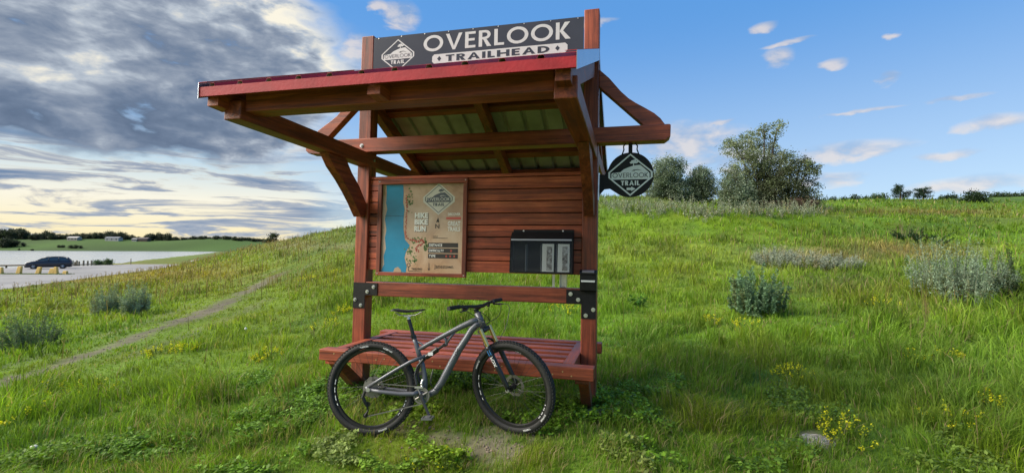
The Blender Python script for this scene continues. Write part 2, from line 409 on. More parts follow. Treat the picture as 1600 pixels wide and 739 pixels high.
def gz_uv(u, v):
    u = np.asarray(u, float); v = np.asarray(v, float)
    z = tps(u, v)
    r = np.hypot(u, v)
    z = z+(vnoise(u, v, 1.3, 3)-.5)*.05*ss(r, 4, 7)+(vnoise(u, v, 5, 5)-.5)*.16*ss(r, 9, 20)+(vnoise(u, v, 13, 6)-.5)*.3*ss(r, 22, 40)
    rg_ = ss(u, -6, 3)*(1-ss(v, 45, 60)); wv_ = v+(vnoise(u, v, 6, 15)-.5)*5
    z = z+rg_*(.85*np.exp(-((wv_-30)/3.0)**2)-.50*np.exp(-((wv_-36.5)/2.6)**2)+.30*np.exp(-((wv_-20)/1.8)**2)-.16*np.exp(-((wv_-23.5)/1.8)**2)+.10*np.exp(-((wv_-11.5)/1.0)**2))
    sd_ = poly_sd(LOT, u, v); k = 1-ss(sd_, .0, 3.5); z = z*(1-k)+(LOTZ-.012)*k
    # far side hills
    bank = LAKEZ+ (17.5*ss(v, 596, 735)*(.55+.45*ss(-u/(v+1), -.2, .9)))*(1-.35*ss(u/(v+1), -.62, -.4))
    bank = bank+(vnoise(u, v, 90, 8)-.5)*5*ss(v, 620, 700)+4*ss(v, 735, 1200)
    kf = ss(v, 540, 610)
    z = z*(1-kf)+bank*kf
    shore = np.interp(v, SHV, SHU); w = shore-u; span = 3+.02*np.abs(v)
    kl = ss(w, 0, span)*(1-ss(v, 590, 602))
    z = z*(1-kl)+(LAKEZ-1.5)*kl
    z = np.where((w < 0) & (v < 560), np.maximum(z, LAKEZ+.12), z)
    return z
def gz(x, y):
    u, v = xy2uv(np.asarray(x, float), np.asarray(y, float)); return gz_uv(u, v)
def G(px, py, vmax=100.):                    # where the line of sight through (px, py) meets the ground
    d = ray(px, py); ts = np.exp(np.linspace(math.log(1.5), math.log(vmax), 900)); P = EYE+ts[:, None]*d
    h = P[:, 2]-gz(P[:, 0], P[:, 1]); i = np.where(h < 0)[0]
    if len(i) == 0: i = np.argmin(h/ts)
    else: i = i[0]
    return Vector((P[i, 0], P[i, 1], float(gz(P[i, 0], P[i, 1]))))
def AT(px, v):                               # ground point straight below pixel column px at distance v
    d = ray(px, 390); p = EYE+d*v; return Vector((p[0], p[1], float(gz(p[0], p[1]))))
def topix(x, y, z):
    d = np.stack([x-EYE[0], y-EYE[1], z-EYE[2]], -1); k = d @ CW[2]; k = np.where(k < .05, .05, k)
    return 800+FPX*(d @ CW[0])/k, 369.5-FPX*(d @ CW[1])/k

PATHPX = [(-60, 616), (0, 597), (60, 582), (125, 559), (200, 532), (235, 519), (300, 496), (350, 475), (380, 459), (415, 439), (440, 428)]
PATH = np.array([xy2uv(*G(*p)[:2]) for p in PATHPX])
def path_d(u, v):
    u = np.asarray(u, float); v = np.asarray(v, float); d2 = np.full(u.shape, 1e18)
    for i in range(len(PATH)-1):
        x0, y0 = PATH[i]; ex, ey = PATH[i+1]-PATH[i]; t = np.clip(((u-x0)*ex+(v-y0)*ey)/(ex*ex+ey*ey), 0, 1)
        d2 = np.minimum(d2, (u-x0-t*ex)**2+(v-y0-t*ey)**2)
    return np.sqrt(d2)
DIRT = [(765, 698, .27, .8), (695, 690, .2, .6), (820, 672, .2, .6), (640, 665, .2, .55), (1275, 686, .15, .9), (930, 642, .12, .9), (1180, 560, .25, .4), (1140, 640, .2, .35)]
DIRTP = [(G(a, b), r, w) for a, b, r, w in DIRT]
def bare(x, y):                              # 0 grass .. 1 bare soil
    u, v = xy2uv(x, y); d = path_d(u, v); wv = .19+.008*v
    b = (1-ss(d+(vnoise(u, v, .5, 21)-.5)*.3+(vnoise(u, v, 1.6, 22)-.5)*.3, wv*.5, wv*1.6))*.9
    d2 = np.abs(d-(.75+.03*v)); b = np.maximum(b, (1-ss(d2, .05, .30))*.35*(vnoise(u, v, .9, 9) > .45)*(d > .3))
    for p, r, w in DIRTP:
        q = np.hypot(x-p[0], y-p[1])+((vnoise(x, y, .16, 31)-.5)*.34+(vnoise(x, y, .05, 32)-.5)*.2)*min(1, r*2.5); b = np.maximum(b, (1-ss(q, r*.5, r*1.15))*w)
    return b
# patches of differing growth, with sunlit slopes painted brighter in the colour: (photo column, row, spread, spread, colour, strength, height factor)
GREEN = np.array([.150, .270, .022]); 
PATCH = [
 (200, 428, 330, 20, (.30, .18, .045), .8, 1.0), (60, 470, 120, 30, (.20, .18, .03), .5, 1.0), (330, 455, 200, 35, (.19, .23, .025), .6, 1.0),
 (470, 385, 130, 16, (.24, .20, .12), .8, 1.0), (545, 362, 60, 12, (.16, .17, .08), .7, 1.0), (500, 430, 90, 25, (.15, .20, .02), .7, 1.1),
 (560, 480, 140, 60, (.18, .27, .025), .75, .8), (250, 600, 200, 50, (.16, .26, .022), .6, .9), (980, 560, 160, 60, (.13, .25, .02), .6, .9), (380, 500, 120, 30, (.20, .27, .03), .6, .8), (1100, 352, 200, 20, (.17, .29, .012), .95, .9), (1050, 400, 120, 30, (.25, .31, .04), .8, .9), (1350, 402, 150, 15, (.30, .22, .10), .85, 1.05), (1440, 390, 60, 8, (.30, .19, .11), .6, 1.0),
 (1250, 400, 60, 12, (.33, .31, .20), .6, 1.0), (1450, 332, 150, 5, (.24, .14, .06), .65, 1.1), (1560, 345, 80, 8, (.14, .12, .05), .4, 1.0), (1450, 355, 180, 10, (.085, .17, .014), .8, .9), (1500, 312, 130, 8, (.06, .10, .025), .8, 1.3),
 (1100, 312, 190, 6, (.12, .16, .06), .8, 1.2), (1000, 322, 70, 8, (.20, .22, .15), .6, 1.2), (1300, 450, 120, 20, (.11, .13, .035), .6, 1.1), (1450, 470, 160, 30, (.12, .15, .03), .5, 1.3),
 (700, 480, 160, 24, (.15, .28, .015), .7, 1.0), (300, 560, 180, 50, (.16, .25, .025), .6, .7), (1200, 580, 220, 50, (.12, .20, .035), .45, .8), (1080, 440, 90, 40, (.18, .28, .025), .6, .9),
 (420, 640, 130, 40, (.085, .20, .016), .6, 1.2), (1500, 600, 150, 60, (.11, .18, .035), .5, .9), (150, 690, 160, 40, (.09, .19, .016), .5, 1.2), (700, 380, 90, 40, (.12, .20, .014), .8, .9)]
def growth(x, y, z):
    px, py = topix(x, y, z); n = len(px); c = np.tile(GREEN, (n, 1)); h = np.ones(n)
    jx = (vnoise(x, y, 1.7, 41)-.5)*90; jy = (vnoise(x, y, 2.3, 42)-.5)*26
    for cx, cy, sx, sy, col, w, hf in PATCH:
        k = w*np.exp(-(((px+jx-cx)/sx)**2+((py+jy*min(1, sy/25)-cy)/sy)**2)); c = c*(1-k[:, None])+np.array(col)*k[:, None]; h = h*(1-k)+h*hf*k
    t = vnoise(x, y, .9, 51)*.5+vnoise(x, y, .28, 52)*.3+vnoise(x, y, 3.5, 53)*.2
    c = c*(.70+.85*t)[:, None]
    yl = ss(vnoise(x, y, 1.1, 61)*.6+vnoise(x, y, .35, 62)*.4, .52, .8)*.45
    c = c*(1-yl[:, None])+np.array([.22, .26, .018])*yl[:, None]
    dk = ss(vnoise(x, y, 1.9, 71)*.5+vnoise(x, y, .6, 72)*.5, .55, .8)*.5
    c = c*(1-dk[:, None])+np.array([.065, .155, .022])*dk[:, None]
    return c, h

def make_terrain():
    t = np.linspace(-1, 1, 420); s = np.sinh(t*7.4)/np.sinh(7.4)*1500
    tv = np.linspace(-.62, 1, 400); sv = np.sinh(tv*7.2)/np.sinh(7.2)*1700+3
    U, V = np.meshgrid(s, sv); X, Y = uv2xy(U, V); Z = gz_uv(U, V)
    nv, nu = U.shape; idx = np.arange(nv*nu).reshape(nv, nu)
    q = np.stack([idx[:-1, :-1], idx[:-1, 1:], idx[1:, 1:], idx[1:, :-1]], -1).reshape(-1, 4)
    x, y, z = X.ravel(), Y.ravel(), Z.ravel()
    c, h = growth(x, y, z); c *= .62
    b = bare(x, y)[:, None]; soil = np.array([.20, .165, .125])*(.55+.5*vnoise(x, y, .2, 5)+.45*vnoise(x, y, .07, 6))[:, None]
    pdk = (1-ss(path_d(U.ravel(), V.ravel()), .5, 2.0))[:, None]; soil = soil*(1-.38*pdk)
    c = c*(1-b)+soil*b
    far = ss(V.ravel(), 560, 600)[:, None]; c = c*(1-far)+np.array([.050, .095, .018])*(.7+.6*vnoise(x, y, 60, 4))[:, None]*far
    mud = (1-ss(np.abs(z-LAKEZ), .1, .8))[:, None]*(V.ravel() > 20)[:, None]*.25; c = c*(1-mud)+np.array([.10, .075, .05])*mud
    def fn(N, b_):
        at = N.add('ShaderNodeAttribute', attribute_name='col').outputs['Color']; tc = N.add('ShaderNodeTexCoord').outputs['Object']
        n = N.noise(tc, 9, 8, .7); n2 = N.noise(tc, .8, 5, .6)
        k = N.ramp(N.math('ADD', N.math('MULTIPLY', n, .6), N.math('MULTIPLY', n2, .4)), [(.3, .55), (.7, 1.4)])
        N.l.new(N.mix(1.0, at, k, 'MULTIPLY'), b_.inputs['Base Color'])
        bp = N.add('ShaderNodeBump', inputs={'Strength': .7, 'Distance': .03, 'Height': n}); N.l.new(bp.outputs[0], b_.inputs['Normal'])
    o = np_mesh('ground', np.stack([x, y, z], 1), q, None, mat('ground_soil', rough=.95, spec=.2, fn=fn), c, smooth=True)
    tag(o, kind='structure')
make_terrain()

def make_water_lot():
    def wf(N, b):
        tc = N.add('ShaderNodeTexCoord').outputs['Object']
        mp = N.add('ShaderNodeMapping', inputs={'Vector': tc}); mp.inputs['Scale'].default_value = (.5, .5, .5)
        n = N.noise(mp.outputs[0], 1.3, 5, .6); n2 = N.noise(tc, .03, 4, .6)
        bp = N.add('ShaderNodeBump', inputs={'Strength': .05, 'Distance': .10, 'Height': n}); N.l.new(bp.outputs[0], b.inputs['Normal'])
        N.l.new(N.ramp(n2, [(.35, .20), (.65, .27)]), b.inputs['Roughness'])
    m = MB(); pts = [uv2xy(-1500, 0), uv2xy(-40, 0), uv2xy(-40, 60), uv2xy(100, 640), uv2xy(-1500, 640)]
    m.add([(p[0], p[1], LAKEZ) for p in pts], [(0, 1, 2, 3, 4)])
    o = m.build('lake_water', mat('water', (.40, .41, .40), .2, 0, fn=wf, spec=.9)); tag(o, kind='structure')
    def af(N, b):
        tc = N.add('ShaderNodeTexCoord').outputs['Object']
        n = N.noise(tc, 22, 6, .75); n2 = N.noise(tc, .35, 5, .6, .5)
        k = N.math('ADD', N.math('MULTIPLY', n, .35), N.math('MULTIPLY', n2, .65))
        c = N.ramp(k, [(.3, (.16, .155, .155)), (.5, (.25, .24, .235)), (.7, (.33, .315, .30))])
        N.l.new(c, b.inputs['Base Color'])
        bp = N.add('ShaderNodeBump', inputs={'Strength': .5, 'Distance': .01, 'Height': n}); N.l.new(bp.outputs[0], b.inputs['Normal'])
    m = MB(); n = len(LOT); vs = []
    for (a, b) in LOT:
        x, y = uv2xy(a, b); vs.append((x, y, LOTZ))
    m.add(vs, [tuple(range(n))]); o = m.build('parking_lot_surface', mat('lot_gravel_asphalt', rough=.9, spec=.3, fn=af)); tag(o, kind='structure')
make_water_lot()

# ------------------------------------------------------------------ letters
def glyph(ch, t=.16):
    """geometric capitals, height 1; returns (width, list of polygons)"""
    P = []
    def bar(x0, y0, x1, y1): P.append([(x0, y0), (x1, y0), (x1, y1), (x0, y1)])
    def ring(cx, cy, ro, ri, a0=0, a1=360, n=36, sx=1):
        for i in range(n):
            p, q = R(a0+(a1-a0)*i/n), R(a0+(a1-a0)*(i+1)/n)
            P.append([(cx+ri*math.cos(p)*sx, cy+ri*math.sin(p)), (cx+ro*math.cos(p)*sx, cy+ro*math.sin(p)), (cx+ro*math.cos(q)*sx, cy+ro*math.sin(q)), (cx+ri*math.cos(q)*sx, cy+ri*math.sin(q))])
    s = t*1.08
    if ch == 'O': ring(.5, .5, .51, .51-t); w = 1.0
    elif ch == 'V': P += [[(0, 1), (.42-s*.35, 0), (.42, .22), (s, 1)], [(.42-s*.35, 0), (.42+s*.35, 0), (.42, .22)], [(.42+s*.35, 0), (.84, 1), (.84-s, 1), (.42, .22)]]; w = .84
    elif ch == 'E': bar(0, 0, t, 1); bar(t, 0, .52, t*.9); bar(t, .5-t*.4, .48, .5+t*.5); bar(t, 1-t*.9, .52, 1); w = .54
    elif ch == 'R':
        bar(0, 0, t, 1); bar(t, 1-t*.85, .3, 1); bar(t, .44, .3, .44+t*.85); ring(.3, .72, .28, .28-t*.9, -90, 90, 14); P.append([(.22, .44), (.22+s*.9, .44), (.62, 0), (.62-s*1.15, 0)]); w = .62
    elif ch == 'L': bar(0, 0, t, 1); bar(t, 0, .48, t*.9); w = .48
    elif ch == 'K': bar(0, 0, t, 1); P += [[(t, .48), (t+.1, .42), (.64, 1), (.64-s*1.3, 1)], [(t, .48), (.68-s*1.3, 0), (.68, 0), (t+.1, .60)]]; w = .68
    elif ch == 'T': bar(0, 1-t*.9, .6, 1); bar(.3-t/2, 0, .3+t/2, 1-t*.9); w = .6
    elif ch == 'A': P += [[(0, 0), (s, 0), (.42, .78), (.42-s*.3, 1)], [(.42-s*.3, 1), (.42, .78), (.42+s*.3, 1)], [(.84, 0), (.84-s, 0), (.42, .78), (.42+s*.3, 1)]]; bar(.22, .26, .62, .26+t*.8); w = .84
    elif ch == 'I': bar(0, 0, t, 1); w = t
    elif ch == 'H': bar(0, 0, t, 1); bar(.6, 0, .6+t, 1); bar(t, .5-t*.45, .6, .5+t*.45); w = .6+t
    elif ch == 'D': bar(0, 0, t, 1); bar(t, 0, .24, t*.9); bar(t, 1-t*.9, .24, 1); ring(.24, .5, .5, .5-t*.95, -90, 90, 20); w = .74
    else: w = .35
    return w, P
def word_polys(word, x0, x1, zb, h, t=.16):
    """geometric word fitted between x0 and x1"""
    gs = [glyph(c, t) for c in word]; tw = sum(g[0] for g in gs); sp = .15 if len(word) < 6 else .14
    nat = tw+sp*(len(word)-1); sx = (x1-x0)/nat; out = []; x = 0
    for w, P in gs:
        out += [[(x0+(x+a)*sx, zb+b*h) for a, b in p] for p in P]; x += w+sp
    return out
def area2(p): return sum(p[i][0]*p[(i+1) % len(p)][1]-p[(i+1) % len(p)][0]*p[i][1] for i in range(len(p)))
def flat(m, polys, y, mi=0, dy=.00012):
    """polygons (x, z) laid facing -y; neighbours get hair-thin steps so no faces coincide"""
    for k, p in enumerate(polys):
        if area2(p) < 0: p = p[::-1]
        yy = y-dy*(k % 7); m.add([(a, yy, b) for a, b in p], [tuple(range(len(p)))], mi)
_tc = {}
def text_polys(s, x0, x1, zb, h, bold=.0):
    cu = bpy.data.curves.new('lettering', 'FONT'); cu.body = s; cu.size = 1; cu.offset = bold; cu.resolution_u = 3
    ob = bpy.data.objects.new('lettering', cu); COL.objects.link(ob)
    dg = bpy.context.evaluated_depsgraph_get(); me = bpy.data.meshes.new_from_object(ob.evaluated_get(dg))
    vs = [v.co.copy() for v in me.vertices]; ps = [list(p.vertices) for p in me.polygons]
    COL.objects.unlink(ob); bpy.data.objects.remove(ob); bpy.data.curves.remove(cu); bpy.data.meshes.remove(me)
    if not vs: return []
    a, b = min(v.x for v in vs), max(v.x for v in vs); c, d = min(v.y for v in vs), max(v.y for v in vs)
    return [[(x0+(vs[i].x-a)/(b-a)*(x1-x0), zb+(vs[i].y-c)/(d-c)*h) for i in p] for p in ps]
def logo(m_fg, m_bg, cx, cz, hw, hh, y, th=.075, arrow=False, letter_t=.10, frame_mi=0):
    """diamond emblem: frame, hill with a tree, band lettering, lower word. fg / bg builders get flat polygons"""
    X = lambda a: cx+a*hw; Z = lambda b: cz+b*hh
    def octa(k):
        c = .13*k; return [(0, k), (1.0*k, c), (1.0*k, -c), (0, -k), (-1.0*k, -c), (-1.0*k, c)]
    o, i = octa(1.0), octa(1-th*1.6)
    flat(m_fg, [[(X(o[j][0]), Z(o[j][1])), (X(o[(j+1) % 6][0]), Z(o[(j+1) % 6][1])), (X(i[(j+1) % 6][0]), Z(i[(j+1) % 6][1])), (X(i[j][0]), Z(i[j][1]))] for j in range(6)], y)
    top = [(-.80, .10), (-.45, .13), (-.30, .26), (-.12, .34), (.05, .40), (.22, .44), (.44, .46), (.60, .32), (.80, .13)]
    xs = [-.86]+[p[0] for p in top]+[.86]; zs = [.06]+[p[1] for p in top]+[.06]
    for j in range(len(xs)-1):
        flat(m_fg, [[(X(xs[j]), Z(-.22)), (X(xs[j+1]), Z(-.22)), (X(xs[j+1]), Z(zs[j+1])), (X(xs[j]), Z(zs[j]))]], y-.0002)
    # tree on the hill
    cl = []
    for a, b, r in [(0, .60, .12), (.10, .58, .09), (-.10, .57, .08), (.04, .66, .08), (.17, .61, .06), (-.05, .64, .07)]:
        cl.append([(X(.15+a+r*math.cos(2*math.pi*k/10)), Z(b+r*.62*math.sin(2*math.pi*k/10))) for k in range(10)])
    flat(m_fg, cl, y-.0004); flat(m_fg, [[(X(.12), Z(.38)), (X(.17), Z(.38)), (X(.16), Z(.56)), (X(.13), Z(.56))]], y-.0006)
    flat(m_bg, word_polys('OVERLOOK', X(-.80), X(.80), Z(-.13), hh*.22, letter_t), y-.0014)
    flat(m_bg, [[(X(.06), Z(.19)), (X(.16), Z(.24)), (X(.34), Z(.25)), (X(.55), Z(.17)), (X(.34), Z(.22)), (X(.18), Z(.21))], [(X(.04), Z(.17)), (X(.2), Z(.19)), (X(.22), Z(.16))]], y-.0014)
    flat(m_fg, word_polys('TRAIL', X(-.42), X(.42), Z(-.50), hh*.22, .24), y-.0004)
    if arrow:
        flat(m_fg, [[(X(-.16), Z(-.72)), (X(.05), Z(-.72)), (X(.05), Z(-.61)), (X(-.16), Z(-.61))], [(X(.05), Z(-.77)), (X(.24), Z(-.665)), (X(.05), Z(-.56))]], y-.0004)

# ------------------------------------------------------------------ the kiosk
PW = .14; KWD = 2.48
def roof_z(y): return 3.17-.4417*max(0, abs(y)-.02)
def make_kiosk():
    k = KE('trailhead_kiosk', 'open red-stained timber trailhead shelter with red metal gable roof and slatted bench', 'kiosk')
    for x0, top in ((0, 3.565), (KWD-PW, 3.60)):
        MB().box((x0, 0, -.45), (x0+PW, PW, top)).build('post', WZ, k, .008)
    for x0 in (.006, KWD-.146):
        MB().box((x0, -1.70, 2.18), (x0+.14, 1.86, 2.315)).build('side_beam', WY, k, .008)
    MB().box((.148, -1.665, 2.24), (KWD-.148, -1.525, 2.41)).build('front_beam', WX, k, .006)
    MB().box((.148, 1.60, 2.24), (KWD-.148, 1.74, 2.41)).build('rear_beam', WX, k, .006)
    m = MB(); m.prism([(-.60, 2.36), (-.56, 2.325), (-.45, 2.318), (3.07, 2.318), (3.112, 2.35), (3.115, 2.455), (3.10, 2.462), (-.59, 2.462)], 1, -.047, .095)
    m.build('cross_beam', WX, k, .006)
    for x0 in (.025, KWD-.115):
        MB().prism([(-.67, 2.178), (-.57, 2.07), (-.42, 1.965), (-.305, 1.869), (-.20, 1.77), (-.163, 1.727), (-.085, 1.645), (-.001, 1.665), (-.001, 1.80), (-.14, 1.957), (-.27, 2.06), (-.376, 2.178)], 0, x0, x0+.09).build('knee_brace', WY, k, .006)
    sc = [(2.482, 3.02), (2.575, 2.93), (2.68, 2.80), (2.75, 2.73), (2.812, 2.685), (2.90, 2.63), (2.976, 2.58), (3.03, 2.53), (3.075, 2.464), (2.892, 2.464), (2.482, 2.855)]
    MB().prism(sc, 1, .0, .09).build('side_brace', WX, k, .006)
    MB().prism([(KWD-a, b) for a, b in sc], 1, .0, .09).build('side_brace', WX, k, .006)
    # rafters and purlins under both slopes
    th = math.atan(.4417); c, s = math.cos(th), math.sin(th)
    for x0 in (-.045, 1.175, KWD-.125):
        for sg in (-1, 1):
            a, b = .06, 1.79; za, zb = roof_z(a)-.062, roof_z(b)-.062
            MB().prism([(sg*a, za), (sg*b, zb), (sg*b, zb-.075 if sg < 0 else zb-.13), (sg*(b-.12), zb-.13+.05), (sg*a, za-.165)], 0, x0, x0+.09).build('rafter', WY, k, .004)
    for sg in (-1, 1):
        for yy in (.10, .53, 1.31, 1.72):
            z = roof_z(yy)-.06
            MB().prism([(sg*(yy-.045), z+.4417*.045-.012), (sg*(yy+.045), z-.4417*.045-.012), (sg*(yy+.045), z-.4417*.045+.038), (sg*(yy-.045), z+.4417*.045+.038)], 0, -.048, KWD-.012).build('purlin', WX, k, .003)
    # ribbed sheets, top painted red, underside bare primer
    prof = []; x = -.06
    while x < KWD-.02:
        prof += [(x, 0), (x+.06, 0), (x+.075, .036), (x+.105, .036), (x+.12, 0), (x+.20, .0)]; x += .225
    prof = [p for p in prof if p[0] <= KWD]+[(KWD, 0)]
    for sg in (-1, 1):
        ya, yb = sg*.015, sg*1.83; n = len(prof)
        top = [(px, yy, roof_z(yy)-.012+pz) for yy in (ya, yb) for px, pz in prof]; bot = [(px, yy, z-.003) for px, yy, z in top]
        m = MB(); f = [(i, i+1, n+i+1, n+i) for i in range(n-1)]
        if sg > 0: f = [q[::-1] for q in f]
        f = [q[::-1] for q in f]
        m.add(top, [q for q in f], 0); m.add(bot, [q[::-1] for q in f], 1)
        m.add([top[i] for i in range(n, 2*n)]+[bot[i] for i in range(n, 2*n)], [(i, i+1, n+i+1, n+i) for i in range(n-1)], 0)
        rf = m.build('roof_sheet', [REDM, UNDER], k)
        MB().box((-.062, -.004 if sg < 0 else 0, 0), (KWD, .012, .064)).xf(Matrix.Translation((0, sg*1.838, 2.302))).build('fascia_trim', REDM, k)
        for x0 in (-.066, KWD+.002):
            t0, t1 = .02, 1.848
            MB().prism([(sg*t0, roof_z(t0)+.034), (sg*t1, roof_z(t1)+.034), (sg*t1, roof_z(t1)-.075), (sg*t0, roof_z(t0)-.075)], 0, x0, x0+.004).build('rake_trim', TRIM, k)
            MB().prism([(sg*t0, roof_z(t0)+.036), (sg*t1, roof_z(t1)+.036), (sg*t1, roof_z(t1)+.033), (sg*t0, roof_z(t0)+.033)], 0, x0-.0 if x0 < 0 else x0-.065, x0+.07 if x0 < 0 else x0+.004).build('rake_cap', REDM, k)
    MB().prism([(-.16, roof_z(.16)+.025), (0, 3.206), (.16, roof_z(.16)+.025), (.16, roof_z(.16)+.020), (0, 3.198), (-.16, roof_z(.16)+.020)], 0, .145, KWD-.145).build('ridge_cap', REDM, k)
    # plank wall
    z = 1.11; h = .1165; w = None; i = 0
    wall = MB(); wall.box((.142, .055, 1.12), (KWD-.142, .068, 2.065)); wall = wall.build('wall_panel', mat('dark_backing', (.03, .012, .008), .9), k)
    while z < 2.06:
        z1 = min(z+h-.009, 2.072); MB().box((.141, .030, z), (KWD-.141, .054, z1)).build('plank', WP, wall, .003); z += h; i += 1
    MB().box((.141, .0, .843), (KWD-.141, .139, .985)).build('lower_beam', WX, k, .006)
    # steel angle plates with bolts
    for sgn, X in ((1, lambda v: v), (-1, lambda v: KWD-v)):
        poly = [(X(.004), .715), (X(.136), .715), (X(.136), .850), (X(.275), .850), (X(.275), .975), (X(.004), .975)]
        pl = MB().prism(poly, 1, -.0085, -.0025).build('corner_plate', BLK, k)
        for bx, bz in ((.235, .935), (.165, .885), (.028, .80), (.095, .745)):
            m = MB(); m.cyl((X(bx), -.012, bz), (X(bx), -.0088, bz), .019, 16); m.cyl((X(bx), -.024, bz), (X(bx), -.012, bz), .011, 6); m.build('bolt', STEEL, pl)
    for bx, by in ((.07, -.0475), (KWD-.07, -.0475)):
        m = MB(); m.cyl((bx, by-.004, 2.385), (bx, by, 2.385), .021, 16); m.cyl((bx, by-.016, 2.385), (bx, by-.004, 2.385), .011, 6); m.build('bolt', STEEL, k)
    for x0 in (.147, KWD-.147):
        sg = 1 if x0 < 1 else -1
        m = MB(); m.cyl((x0, .07, 2.25), (x0+.012*sg, .07, 2.25), .017, 12); m.build('bolt', STEEL, k)
    # bench: long planks on two supports
    b = MB().box((.02, -.46, .24), (.138, .55, .298)).build('bench', BENCHY, k, .004)
    MB().box((KWD-.138, -.46, .24), (KWD-.02, .55, .298)).build('support', BENCHY, b, .004)
    MB().box((.066-.02, -.595, .302), (2.505, -.465, .402)).build('front_rail', BENCHX, b, .007)
    MB().box((.01, .545, .302), (2.50, .665, .405)).build('back_rail', BENCHX, b, .007)
    for y0, w in ((-.405, .09), (-.215, .10), (-.01, .10), (.20, .10), (.39, .085)):
        MB().box((.232, y0, .345), (KWD-.238, y0+w, .398)).build('slat', BENCHX, b, .004)
    for x0 in (.14, KWD-.236):
        MB().box((x0, -.463, .300), (x0+.094, .543, .403)).build('end_board', BENCHY, b, .004)
    for x0 in (.80, 1.58):
        MB().box((x0, -.463, .300), (x0+.09, .543, .343)).build('cross_board', BENCHY, b, .004)
        for y0, w in ((-.462, .055), (-.312, .095), (-.112, .10), (.092, .106), (.302, .086)):
            MB().box((x0, y0, .3445), (x0+.09, y0+w, .396)).build('spacer', BENCHY, b, .002)
    for x0 in (.028, KWD-.112):
        MB().prism([(-.50, .30), (-.38, .30), (-.002, .02), (-.002, -.13)], 0, x0, x0+.084).build('bench_brace', WY, b, .004)
    # nail heads on the front rail
    for x0 in (.20, .62, .70, 1.15, 1.22, 1.70, 1.76, 2.18, 2.26, 2.33): MB().cyl((x0, -.597, .35+.02*math.sin(x0*40)), (x0, -.5945, .35+.02*math.sin(x0*40)), .006, 8).build('nail_head', mat('brass_nail', (.55, .42, .2), .4, .6), b)
    return k
make_kiosk()

def make_header_sign():
    e = KE('header_sign', 'wide charcoal OVERLOOK TRAILHEAD board between the tops of the two posts', 'sign')
    MB().box((.143, .002, 3.13), (KWD-.143, .012, 3.535)).build('panel', SIGNBG, e)
    a = MB(); b = MB()
    flat(a, word_polys('OVERLOOK', .712, 2.215, 3.335, .165, .17), .0005)
    z0, z1 = 3.205, 3.300; c = .022
    flat(a, [[(.808, z0+c), (.83, z0), (2.163, z0), (2.185, z0+c), (2.185, z1-c), (2.163, z1), (.83, z1), (.808, z1-c)]], .0008)
    flat(b, word_polys('TRAILHEAD', .955, 2.012, z0+.014, .066, .22), -.0006)
    for x0 in (.885, 2.09): flat(b, [[(x0, z0+.022), (x0+.022, z0+.048), (x0, z0+.074), (x0-.022, z0+.048)]], -.0006)
    logo(a, b, .423, 3.325, .185, .172, .0010, th=.05)
    a.build('lettering', SIGNFG, e); b.build('dark_lettering', SIGNBG, e)
    for x0, z0 in [(.2+i*.26, 3.524) for i in range(9)]+[(2.02, 3.19), (2.28, 3.19)]: MB().cyl((x0, .002, z0), (x0, -.002, z0), .006, 8).build('screw', STEEL, e)
make_header_sign()

def make_round_sign():
    e = KE('hanging_sign', 'black round OVERLOOK TRAIL sign with arrow hanging under the right beam end', 'sign')
    cx, cz, r = 2.770, 2.030, .205
    pts = []
    for i in range(49):
        a = R(205-360+ -0 + 0) if False else None
    # disc with an arm reaching to the post: one outline
    arc = [(cx+r*math.cos(R(t)), cz+r*math.sin(R(t))) for t in range(-120, 166, 6)]
    out = arc+[(2.54, 2.035), (2.484, 2.045), (2.484, 1.79), (2.505, 1.86), (2.54, 1.90), (2.59, 1.905)]
    MB().prism(out, 1, .028, .036).build('plate', BLK, e)
    a = MB(); b = MB(); logo(a, b, cx, cz+.0, .196, .194, .0265, th=.055, arrow=True, letter_t=.11)
    a.build('emblem', WHITE, e); b.build('dark_lettering', BLK, e)
    m = MB(); m.box((cx-.018, .027, cz+r-.01), (cx+.018, .037, 2.318))
    for s in (-1, 1):
        m.tube([(cx+s*.040, .032, 2.318), (cx+s*.062, .032, 2.295), (cx+s*.058, .032, 2.262), (cx+s*.075, .032, cz+r*.90)], .006, 8)
    m.build('hanger', BLK, e)
    m = MB(); m.tube([(2.482, .02, 1.80), (2.486, .02, 2.05)], .012, 8); m.build('post_bracket', STEEL, e)
make_round_sign()

